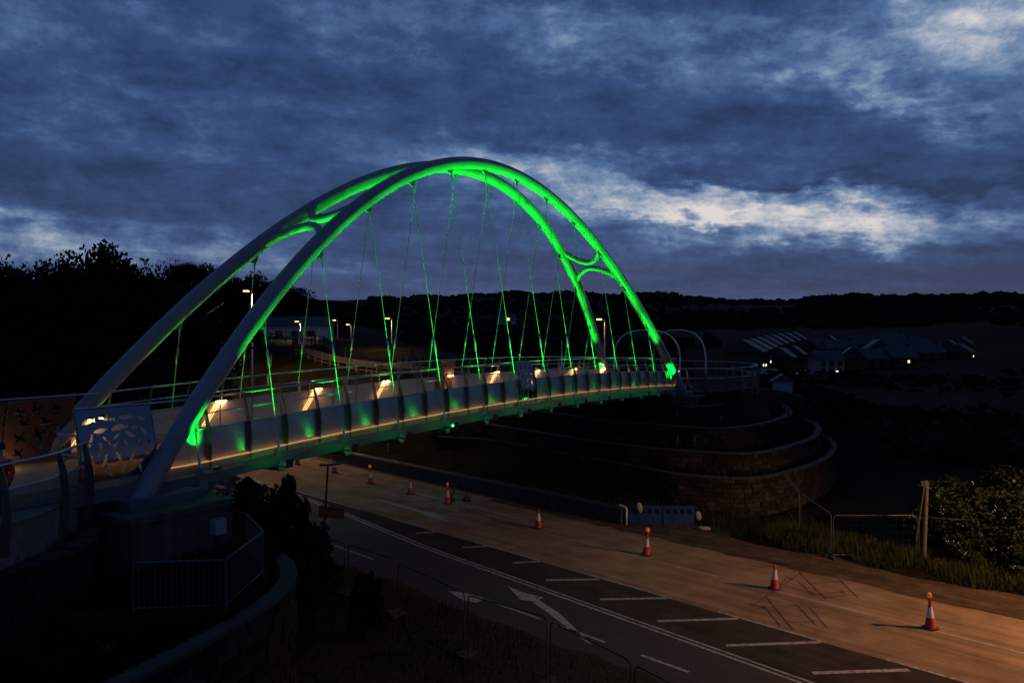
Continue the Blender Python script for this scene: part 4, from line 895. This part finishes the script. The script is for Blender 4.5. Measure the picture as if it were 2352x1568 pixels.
def rnpts(n, s0, s1, n0, n1, z=0.0):
    s = r.uniform(s0, s1, n); q = r.uniform(n0, n1, n)+np.sin(s*1.7)*.3; x = -.7*s+.7141*q; y = .7141*s+.7*q; return np.stack([x, y, np.full(n, z)], 1)
vb = MB(); SS = np.linspace(-8, 21, 40)
vb.sheet([[RP(s, 36.0+.35*math.sin(s*.9), .0) for s in SS], [RP(s, 36.9+.3*math.sin(s*1.3), .28) for s in SS], [RP(s, 39.5, .30) for s in SS], [RP(s, 43, -.6) for s in SS]]); o = vb.build('grass_bank', 'planting'); struct(o); o['label'] = 'low grassy bank between the dirt shoulder and the hollow'
g = rnpts(26000, -8, 20, 36.1, 39.0, .15); g[:, 2] = np.interp(.7141*g[:, 0]+.7*g[:, 1], [36, 36.9, 39.5], [0, .26, .28]); blades('verge_grass', 'long green grass on the bank beside the dusty lane', g, .16, .5, 'grass', .014)
blades('bank_weeds', 'rough weeds on the dark ground below the terraces', rnpts(6000, 18, 40, 36.2, 41.5, 0.0), .2, .6, 'leaf', .016)
tp = []
for k in range(9000):
    a = r.rand(); i = min(int(a*(len(low)-1)), len(low)-2); p = Vector(low[i]).lerp(Vector(low[i+1]), a*(len(low)-1)-i); tp.append((p.x-.5-r.rand()**1.5*2.6, p.y+r.normal()*.2, 3.55))
blades('terrace_plants', 'dark low plants on the bastion terrace', tp, .15, .6, 'leaf_dark', .02)
tp = []
for k in range(3500):
    a = r.rand(); i = min(int(a*(len(up)-1)), len(up)-2); p = Vector(up[i]).lerp(Vector(up[i+1]), a*(len(up)-1)-i); tp.append((p.x-.35-r.rand()*.5, p.y, 4.95))
blades('strip_weeds', 'dry weeds at the foot of the approach parapet', tp, .15, .7, 'leaf_dry', .01)
tb = []
for (top, h, w), z in zip(tiers, (1.72, 2.82, 3.9)):
    sp = spline(top, 12)
    for k in range(5000): p = sp[r.randint(len(sp))]; tb.append((p.x+r.normal()*.5, p.y+.7+abs(r.normal())*.7, z))
blades('terrace_plants', 'dark low plants on the far stone terraces', tb, .15, .55, 'leaf_dark', .025)
blades('platform_weeds', 'dark weeds covering the base of the service platform', np.stack([r.uniform(-10, -6.4, 5000), r.uniform(17.5, 23, 5000), np.full(5000, 4.26)], 1)[np.arange(5000)], .08, .4, 'leaf_dark', .02)
blades('verge_weeds', 'dark weeds on the near stony verge', np.concatenate([rnpts(2500, -6, 28, 12, 19.3, .03), rnpts(5000, 18, 40, 14.5, 19.2, 0.0)]), .08, .35, 'leaf_dark', .015)
for i, (px, py, d, rr, lb, kind) in enumerate([(662, 1092, 34, 1.15, 'pointed shrub left of the short sign column', 0), (545, 1088, 36, 1.9, 'broad shrub below the bridge girder', 1), (610, 1150, 33, 1.5, 'shrub between the pointed shrub and the guard railing', 1), (715, 1190, 33, 1.0, 'low shrub touching the sign column', 0), (700, 1260, 30, 1.6, 'low shrub behind the fence panels', 1), (840, 1310, 27, .8, 'sprawling shrub at the foot of the mesh fence', 0)]):
    p = AT(px, py, d); h = p.z; e = empty('verge_shrub', (p.x, p.y, 0)); tag(e, 'dark '+lb, 'shrub', 'shrubs on the near verge')
    meshobj('foliage', BUSHD[kind], e, (0, 0, h*.46), i, (rr*.95, rr*.95, h*.58)); MB().tube([(p.x, p.y, -.1), (p.x, p.y, h*.8)], [.06, .02], 6).build('stem', 'bark', e)
    if i == 0:
        f2 = meshobj('foliage', BUSHD[1], e, (0, 0, h*.8), 2, (rr*.42, rr*.42, h*.26))
for i, (x, y, z, rr, lb) in enumerate([(-7.6, 18.9, 3.6, .5, 'beside the guard railing corner'), (-6.9, 16.2, 3.6, .35, 'near the lower bastion coping'), (-9.5, 15.2, 3.6, .45, 'in the middle of the bastion terrace'), (-11.2, 19.8, 4.95, .35, 'against the approach parapet')]):
    e = empty('terrace_shrub', (x, y, z)); tag(e, 'small wispy plant '+lb, 'plant', 'plants on the bastion'); meshobj('foliage', BUSHD[i % 2], e, (0, 0, rr*.8), i, (rr, rr, rr)); MB().tube([(x, y, z), (x, y, z+rr)], .015, 5).build('stem', 'bark', e)
o = sack('pale boulder lying on the bastion terrace', V(-8.6, 16.9, 3.72), (.16, .12, .10), (0, 0, .4)); o.name = 'boulder'; o['category'] = 'stone'; del o['group']; o.data.materials[0] = MATS['coping']

# ------------------------------------------------------------------ street lamps
def street_lamp(label, px, py, d, energy, colr, side=-1, lit=True, base=None, lens='lamp_lens', rad=.055):
    p = AT(px, py, d); b = TZ(p.x, p.y) if base is None else base; x = p.x-side*(.55 if lit else .1); root = empty('street_lamp', (x, p.y, b)); tag(root, label, 'street lamp', 'street lamps beyond the bridge')
    MB().tube([(x, p.y, b-.3), (x, p.y, b+1.2), (x, p.y, p.z-.05)], [.09, .08, rad], 10).build('pole', 'lamp_pole', root)
    MB().tube([(x, p.y, p.z-.08), (x+side*.35, p.y, p.z+.03)], .03, 6).build('arm', 'galv', root)
    h = MB().box((x+side*.55, p.y, p.z+.05), (.62, .26, .09)).build('head', 'galv', root)
    MB().box((x+side*.55, p.y-.02, p.z-.02), (.50, .30, .13)).build('lens', lens if lit else 'dark_glass', h)
    if lit: light('lamp_light', 'SPOT', root, (x+side*.55, p.y, p.z-.10), energy, colr, .10, (x+side*.55, p.y, 0), 150, .4)
    return root
SOD = (1.0, .47, .13); WW = (1.0, .80, .50)
street_lamp('tall lamp between the two arch tubes with brightly lit pole', 566, 668, 75, 13000, (1, .60, .28), base=2.5)
street_lamp('short lamp in front of the white farmhouse', 682, 738, 112, 2400, WW, side=-1, lens='lamp_far')
street_lamp('left lamp of the distant pair right of the farmhouse', 753, 733, 138, 260, SOD, lens='lamp_far')
street_lamp('right lamp of the distant pair right of the farmhouse', 768, 735, 136, 260, SOD, lens='lamp_far')
street_lamp('small distant lamp standing alone among the fences', 799, 745, 130, 220, SOD, lens='lamp_far')
street_lamp('orange lamp near the middle of the bridge opening', 890, 731, 100, 1500, SOD)
street_lamp('orange lamp beside the far arch foot', 1376, 733, 78, 420, SOD, base=5.4)
street_lamp('unlit column standing left of the far arch foot', 1288, 779, 86, 0, SOD, lit=False, base=5.4)
# the lamp beyond the right edge whose light falls across the dusty lane and throws the cone shadows to the left
x, y, zt = 28.2, 24.8, 10.8; rl = empty('street_lamp', (x+1.2, y, 0)); tag(rl, 'tall orange road lamp standing beyond the right edge of the picture', 'street lamp', 'street lamps beyond the bridge')
MB().tube([(x+1.2, y, -.3), (x+1.2, y, zt)], [.10, .06], 10).build('pole', 'galv', rl); MB().tube([(x+1.2, y, zt), (x+.3, y, zt+.15)], .035, 6).build('arm', 'galv', rl)
h = MB().box((x, y, zt+.16), (.7, .28, .1)).build('head', 'galv', rl); MB().box((x, y, zt+.09), (.5, .22, .05)).build('lens', 'lamp_far', h)
light('lamp_light', 'SPOT', rl, (x, y, zt), 16500, (1.0, .47, .17), .12, (x-4.2, y+2.0, 0), 126, .5)

# ------------------------------------------------------------------ timber fences and shelters on the far bank
def rail_fence(label, pts, rails, gap=2.0, h=1.25, m='timber'):
    P = [Vector(p) for p in pts]; P = resample(P, gap); P = [V(p.x, p.y, TZ(p.x, p.y)) for p in P]; root = empty('timber_fence', P[0]); tag(root, label, 'fence', 'timber fences on the far bank')
    po = None
    for p in P:
        if po is None: po = MB().box(p+V(0, 0, h/2), (.12, .10, h+.25)).build('post', m, root)
        else: c = cp(po, root); c.location = p-P[0]
    for k in range(rails):
        z = h*(k+.75)/rails
        for a, b in zip(P, P[1:]): MB().box((a+b)/2+V(0, -.07, z), ((b-a).length, .035, .085), b-a).build('rail', m, root)
    return root
def PD(l): return [AT(x, 800, d) for x, d in l]
rail_fence('dark timber fence in front of the white farmhouse', PD([(585, 106), (640, 108), (722, 112)]), 3)
rail_fence('lamplit timber handrail curving round the top of the ramp', PD([(672, 97), (684, 103), (712, 106), (742, 103), (762, 96)]), 4, 1.2, 1.3, 'corten')
rail_fence('long timber fence along the near edge of the ramp', PD([(680, 93), (740, 88), (810, 84), (880, 81), (960, 79), (1020, 78)]), 3, 1.6)
rail_fence('timber fence beyond the path right of the ramp', PD([(900, 92), (980, 91), (1060, 88), (1140, 86), (1200, 84)]), 3, 2.2, 1.5)
rail_fence('timber fence running towards the far end of the bridge', PD([(1040, 78), (1120, 76), (1200, 75), (1290, 75), (1380, 76)]), 3, 2.0)
mb = MB(); pa = [AT(x, 800, d) for x, d in ((690, 98), (760, 91), (850, 87), (960, 84), (1060, 81), (1180, 79), (1330, 76), (1400, 72))]; pa = resample(spline(pa), 1.0); rows = [[], []]
for i, p in enumerate(pa):
    t = (pa[min(i+1, len(pa)-1)]-pa[max(i-1, 0)]); t.z = 0; t.normalize(); n = V(-t.y, t.x, 0)
    for k, s in ((0, -1.2), (1, 1.2)): w = p+n*s; rows[k].append(V(w.x, w.y, TZ(w.x, w.y)+.10))
o = mb.sheet(rows).build('ramp_path', 'dust'); struct(o); o['label'] = 'lamplit path winding up the far bank'
p = AT(1080, 815, 79); b = TZ(p.x, p.y); e = empty('timber_stile', (p.x, p.y, b)); tag(e, 'stacked timber stile lit orange behind the parapet near midspan', 'stile')
for k in range(3): MB().box((p.x, p.y, b+.95+k*.32), (.95, .2, .18)).build('plank', 'old_wood', e)
for sx_ in (-.35, .35): MB().box((p.x+sx_, p.y+.12, b+.85), (.12, .12, 1.9)).build('post', 'old_wood', e)
sh0 = MB().tube([(0, 0, 0), (0, 0, 1.2)], [.075, .07], 8).build('tube', 'shelter'); shme = sh0.data; bpy.data.objects.remove(sh0)
stkme = MB().box((.09, 0, .65), (.035, .035, 1.4)).build('stake', 'timber'); stk2 = stkme.data; bpy.data.objects.remove(stkme)
r3 = random.Random(12)
for k in range(46):
    d = r3.uniform(58, 92); px = r3.uniform(520, 800) if k < 34 else r3.uniform(800, 1010); x = (px-1176)/1832*d
    if rs((x, d))[1] < 38.5: continue
    e = empty('tree_shelter', (x, d, TZ(x, d))); tag(e, 'pale tube tree shelter with stake on the planted bank beyond the bridge', 'tree shelter', 'tree shelters on the far bank')
    s_ = r3.uniform(.8, 1.2); a = meshobj('tube', shme, e, scale=(1, 1, s_)); a.rotation_euler = (r3.uniform(-.08, .08), r3.uniform(-.08, .08), 0); meshobj('stake', stk2, e)
p = AT(1085, 830, 150); x, y = p.x, p.y

# ------------------------------------------------------------------ houses
def house(name, label, px, py, d, w, dp, hw, hr, rot, wall, roof, lit=(), group=None, windows=2, solar=0, cat='house', base=None):
    p = AT(px, py, d); b = (p.z if base is None else base); c = V(p.x, p.y, b); root = empty(name, c); tag(root, label, cat, group)
    X = V(math.cos(rot), math.sin(rot), 0); Y = V(-X.y, X.x, 0)
    MB().box(c+V(0, 0, hw/2-.5), (w, dp, hw+1.0), X).build('wall', wall, root)
    mb = MB(); ov = .35; e0 = [c+X*sx_*(w/2+ov)+Y*sy_*(dp/2+ov)+V(0, 0, hw-.1) for sx_ in (-1, 1) for sy_ in (-1, 1)]; r0 = [c+X*sx_*(w/2+ov)+V(0, 0, hw+hr) for sx_ in (-1, 1)]
    mb.add([e0[0], e0[1], e0[2], e0[3], r0[0], r0[1]], [(0, 2, 5, 4), (1, 4, 5, 3), (0, 4, 1), (2, 3, 5), (0, 1, 3, 2)]); rf = mb.build('roof', roof, root)
    if solar:
        sl = (r0[0]-e0[0])-X*((r0[0]-e0[0]).dot(X)); nrm = X.cross(sl).normalized()
        for k in range(solar):
            cc = e0[0]+X*((w+2*ov)*(k+.5)/solar)+sl*.5+nrm*.05; MB().box(cc, ((w+2*ov)/solar*.62, sl.length*.8, .04), X, nrm).build('solar_panel', 'solar', rf)
    for k in range(windows):
        for fl in ((.32, .74) if hw > 3.5 else (.55,)):
            f = c+X*(w*((k+.5)/windows-.5))-Y*(dp/2+.02)+V(0, 0, hw*fl); wd = MB().box(f, (1.1, .06, 1.1 if hw > 3.5 else .9), X).build('window', 'dark_glass', root)
            MB().box(f-Y*.03-V(0, 0, .6 if hw > 3.5 else .5), (1.3, .12, .08), X).build('sill', 'cone_white' if wall == 'render_wall' else 'coping', wd)
    MB().box(c+X*(w*.0)-Y*(dp/2+.03)+V(0, 0, 1.0), (.95, .08, 2.0), X).build('door', 'black_steel', root)
    if hw > 3.5: MB().box(c+X*(w*.38)+V(0, 0, hw+hr), (.7, .5, 1.3), X).build('chimney', 'brick_wall', rf)
    for fx, fz, sz in lit:
        MB().box(c+X*(w*fx)-Y*(dp/2+.10)+V(0, 0, hw*fz), (sz, .06, sz*1.1), X).build('lit_window', 'glow_white' if sz < .62 else 'glow_window', root)
    return root
fh = house('farmhouse', 'low white rendered farmhouse with slate roof behind timber fences', 660, 781, 122, 12.5, 6, 2.9, 1.35, R_(-8), 'render_wall', 'slate', windows=5, base=8.3)
ROW = 'dark brick terraced house with pale solar roof in the row climbing behind the ramp'
n = 8; ORD = ['first', 'second', 'third', 'fourth', 'fifth', 'sixth', 'seventh', 'eighth', 'ninth', 'tenth', 'eleventh', 'twelfth']
for k in range(n):
    f = k/(n-1); d = 185*(300/185)**f; px = 1712+(1822-1712)*f; z = 1.0+1.6*f; p = AT(px, 840, d)
    house('terraced_house', ORD[k]+' from the ramp in the row of dark terraced houses with pale solar roofs', px, 757-(z-HC)*FPX/d, d, 6.4, 8.5, 4.6, 2.6, R_(62), 'brick_wall', 'slate', group='terrace row behind the ramp', windows=2, solar=3, base=z,
          lit=[((-.2, .3, .5), (.3, .28, .5)), ((.1, .3, .5),), ((.0, .3, .6),), (), ((-.2, .34, .6), (.2, .3, .6)), ((.1, .3, .6),), ((.0, .3, .7),), ((.2, .34, .7),)][k])
HS_ = [(1795, 858, 205, 8, 7.5, 4.4, 2.8, 60, 'brick_wall', 'slate', 3, 'with striped solar roof in front of the terrace', [(-.1, .35, .5)]), (1822, 848, 225, 7, 7.5, 4.4, 2.8, 60, 'brick_wall', 'slate', 2, 'with small solar roof behind the white car', []),
       (1897, 863, 190, 8.2, 7, 4.2, 2.2, 4, 'pale_wall', 'slate', 0, 'with pinkish pale front lit near a porch', [(.22, .25, .5)]), (1956, 862, 196, 8, 8, 4.4, 3.2, 70, 'brick_wall', 'slate', 0, 'gable-on, next to the pale-fronted house', [(-.2, .32, .5)]),
       (2010, 862, 205, 11, 8, 4.4, 3.0, 5, 'brick_wall', 'slate', 0, 'long-roofed, in the front rank of the estate', [(-.1, .3, .45)]), (2062, 858, 205, 9, 8, 4.4, 3.2, 10, 'brick_wall', 'slate', 0, 'with one bright skylight in the front rank', [(.1, .74, .5), (.3, .3, .4)]),
       (1880, 822, 270, 8, 8, 4.4, 3.0, 8, 'brick_wall', 'slate', 0, 'small-roofed, behind the car park', [(0, .7, .6)]), (1925, 832, 250, 13, 8, 4.4, 3.2, 4, 'brick_wall', 'slate', 0, 'wide-roofed, in the second rank', []), (1905, 812, 300, 8, 8, 4.4, 3, 62, 'brick_wall', 'slate', 2, 'with a lone solar strip at the back', []),
       (1975, 818, 290, 12, 8, 4.6, 3.6, 3, 'brick_wall', 'slate', 0, 'tall-roofed, under the orange estate lamp', []), (2015, 830, 262, 12, 9, 4.4, 3.6, 75, 'brick_wall', 'slate', 0, 'gable-on, in the middle of the estate', []), (2060, 828, 262, 13, 8, 4.4, 3.2, 5, 'brick_wall', 'slate', 0, 'broad-roofed, right of the middle gable', []),
       (2105, 818, 290, 11, 8, 4.4, 3.2, 3, 'brick_wall', 'slate', 0, 'low-roofed, at the back right', [(.2, .75, .45)]), (2125, 842, 235, 12, 8, 4.4, 3.0, 6, 'brick_wall', 'slate', 0, 'half hidden by dark trees', [(-.3, .3, .6), (.25, .3, .5)]), (2180, 830, 255, 8, 8, 4.4, 3.0, 55, 'brick_wall', 'slate', 2, 'with solar roof at the right end', []),
       (2205, 842, 235, 9, 8, 4.4, 3.0, 50, 'brick_wall', 'slate', 3, 'nearest at the right end, with a yellow window', [(.1, .7, .7)]), (2210, 815, 300, 8, 8, 4.4, 3.0, 50, 'brick_wall', 'slate', 2, 'farthest at the right end', []), (2045, 806, 330, 14, 8, 4.6, 3.4, 2, 'brick_wall', 'slate', 0, 'topmost of the estate with a wide roof', [])]
for (px, py, d, w, dp, hw, hr, ro, wl, rf, so, lb, lt) in HS_:
    house('estate_house', 'dark estate house '+lb if wl != 'pale_wall' else 'estate house '+lb, px, py, d, w*.74, dp*.82, hw, hr*.85, R_(ro), wl, rf, lt or [(rnd.uniform(-.3, .3), rnd.choice((.32, .74)), .38)], 'houses of the valley estate', 3, so)
house('garden_shed', 'narrow pale blue gabled shed standing below the estate', 1797, 904, 118, 2.0, 2.6, 2.0, 1.0, R_(80), 'cabinet', 'slate', (), None, 1, 0, 'shed')
house('low_barn', 'low grey hipped barn roof in the field below the estate', 1895, 906, 150, 7.0, 4.5, .4, 1.3, R_(4), 'pale_wall', 'slate', (), None, 0, 0, 'barn')
house('far_cottage', 'tiny cottage with one light on the far valley side', 1165, 741, 420, 8, 6, 3, 2, .2, 'pale_wall', 'slate', ((0, .6, 1.3),), None, 2)
for (px, py, d, h_, lb) in ((1970, 793, 300, 6, 'orange estate lamp behind the tall-roofed house'), (2281, 812, 260, 6, 'estate lamp at the far right end, highest one'), (2274, 862, 200, 5, 'greenish estate lamp low at the right'), (2241, 823, 240, 6, 'estate lamp beside the yellow window')):
    p = AT(px, py, d); e = empty('estate_lamp', (p.x, p.y, p.z-h_)); tag(e, lb, 'street lamp', 'lamps of the valley estate')
    MB().tube([(p.x, p.y, p.z-h_), (p.x, p.y, p.z)], .06, 6).build('pole', 'galv', e); MB().box((p.x-.2, p.y, p.z), (.4, .25, .22)).build('lens', 'lamp_far', e)
    light('lamp_light', 'POINT', e, (p.x-.2, p.y-.3, p.z-.3), 260, SOD, .15)
# cars in the estate
def car(label, px, py, d, rot, m):
    p = AT(px, py, d); c = V(p.x, p.y, p.z); root = empty('parked_car', c); tag(root, label, 'car', 'cars parked in the estate'); X = V(math.cos(rot), math.sin(rot), 0); Y = V(-X.y, X.x, 0)
    prof = [(-2.1, .35), (-2.1, .8), (-1.9, .95), (-1.2, 1.0), (.9, 1.0), (1.9, .82), (2.1, .6), (2.1, .35)]; mb = MB()
    mb.add([c+X*x+Y*s+V(0, 0, z) for s in (-.85, .85) for x, z in prof], [tuple(range(8)), tuple(range(8, 16))[::-1]]+[(i, 8+i, 8+(i+1) % 8, (i+1) % 8) for i in range(8)]); mb.build('body', m, root)
    cp_ = [(-1.7, 1.001), (-1.1, 1.48), (.25, 1.5), (1.0, 1.001)]; mb = MB(); mb.add([c+X*x+Y*s+V(0, 0, z) for s in (-.72, .72) for x, z in cp_], [(0, 1, 2, 3), (7, 6, 5, 4)]+[(i, 4+i, 4+(i+1) % 4, (i+1) % 4) for i in range(4)]); mb.build('cabin', 'dark_glass', root)
    for x in (-1.3, 1.3):
        for s in (-.86, .86): MB().tube([c+X*x+Y*(s-.1)+V(0, 0, .33), c+X*x+Y*(s+.1)+V(0, 0, .33)], .33, 12).build('wheel', 'rubber', root)
for a in ((1850, 866, 180, .05, 'car_white', 'white car parked by the pale-fronted house'), (1738, 862, 172, .1, 'car_white', 'pale car parked nearest the ramp parapet'), (1765, 856, 180, .4, 'car_white', 'pale van-sized car in front of the terrace'), (1835, 822, 250, .3, 'car_dark', 'dark car in the estate car park'), (1880, 866, 178, .1, 'car_dark', 'dark car right of the white car')): car(a[5], *a[:5])

# ------------------------------------------------------------------ the person at the left edge
c = V(-11.32, 17.6, 6.2); pe = empty('person', c); tag(pe, 'person in a red jacket standing at the approach parapet, cut by the left edge', 'person')
def skinmesh(name, pts, edges, radii, m, parent, root=0):
    me = bpy.data.meshes.new(name); me.from_pydata(pts, edges, []); me.materials.append(MATS[m]); o = bpy.data.objects.new(name, me); col.objects.link(o); o.parent = parent
    s = o.modifiers.new('skin', 'SKIN'); s.use_smooth_shade = True
    for i, rr in enumerate(radii): me.skin_vertices[0].data[i].radius = (rr, rr*.85) if isinstance(rr, float) else rr
    me.skin_vertices[0].data[root].use_root = True
    o.modifiers.new('sub', 'SUBSURF').levels = 1; o.modifiers['sub'].render_levels = 1; return o
BP = [(0, 0, .95), (0, 0, 1.2), (0, .01, 1.42), (0, .0, 1.52), (0, -.02, 1.62), (0, -.02, 1.72), (.09, 0, .90), (.10, .0, .50), (.11, .02, .08), (.11, -.14, .04), (-.09, 0, .90), (-.10, .05, .50), (-.12, .08, .08), (-.12, -.08, .04), (.19, .01, 1.40), (.26, .02, 1.12), (.24, -.16, .95), (.23, -.25, .92), (-.19, .01, 1.40), (-.25, .05, 1.12), (-.24, -.08, .92), (-.23, -.14, .85)]
BE = [(0, 1), (1, 2), (2, 3), (3, 4), (4, 5), (0, 6), (6, 7), (7, 8), (8, 9), (0, 10), (10, 11), (11, 12), (12, 13), (2, 14), (14, 15), (15, 16), (16, 17), (2, 18), (18, 19), (19, 20), (20, 21)]
BR = [.15, .14, .16, .055, .095, .085, .095, .065, .045, .04, .095, .065, .045, .04, .06, .045, .035, .035, .06, .045, .035, .035]
skinmesh('body', BP, BE, BR, 'skin', pe)
JI = [0, 1, 2, 14, 15, 16, 18, 19, 20]; mp = {k: i for i, k in enumerate(JI)}
skinmesh('jacket', [BP[k] for k in JI], [(mp[a], mp[b]) for a, b in BE if a in mp and b in mp], [.185, .18, .185, .085, .07, .055, .085, .07, .055], 'jacket', pe)
JI = [0, 6, 7, 8, 10, 11, 12]; mp2 = {k: i for i, k in enumerate(JI)}
skinmesh('trousers', [BP[k] for k in JI], [(mp2[a], mp2[b]) for a, b in BE if a in mp2 and b in mp2], [.165, .115, .08, .07, .115, .08, .07], 'trousers', pe)
MB().lathe((0, 0, 0), [(.02, 1.815), (.085, 1.79), (.108, 1.72), (.10, 1.66)][::-1], 14).build('hair', 'hair', pe, origin=(0, 0, 0))

# ------------------------------------------------------------------ tidy
for o in bpy.data.objects:
    if '_o' in o: del o['_o']
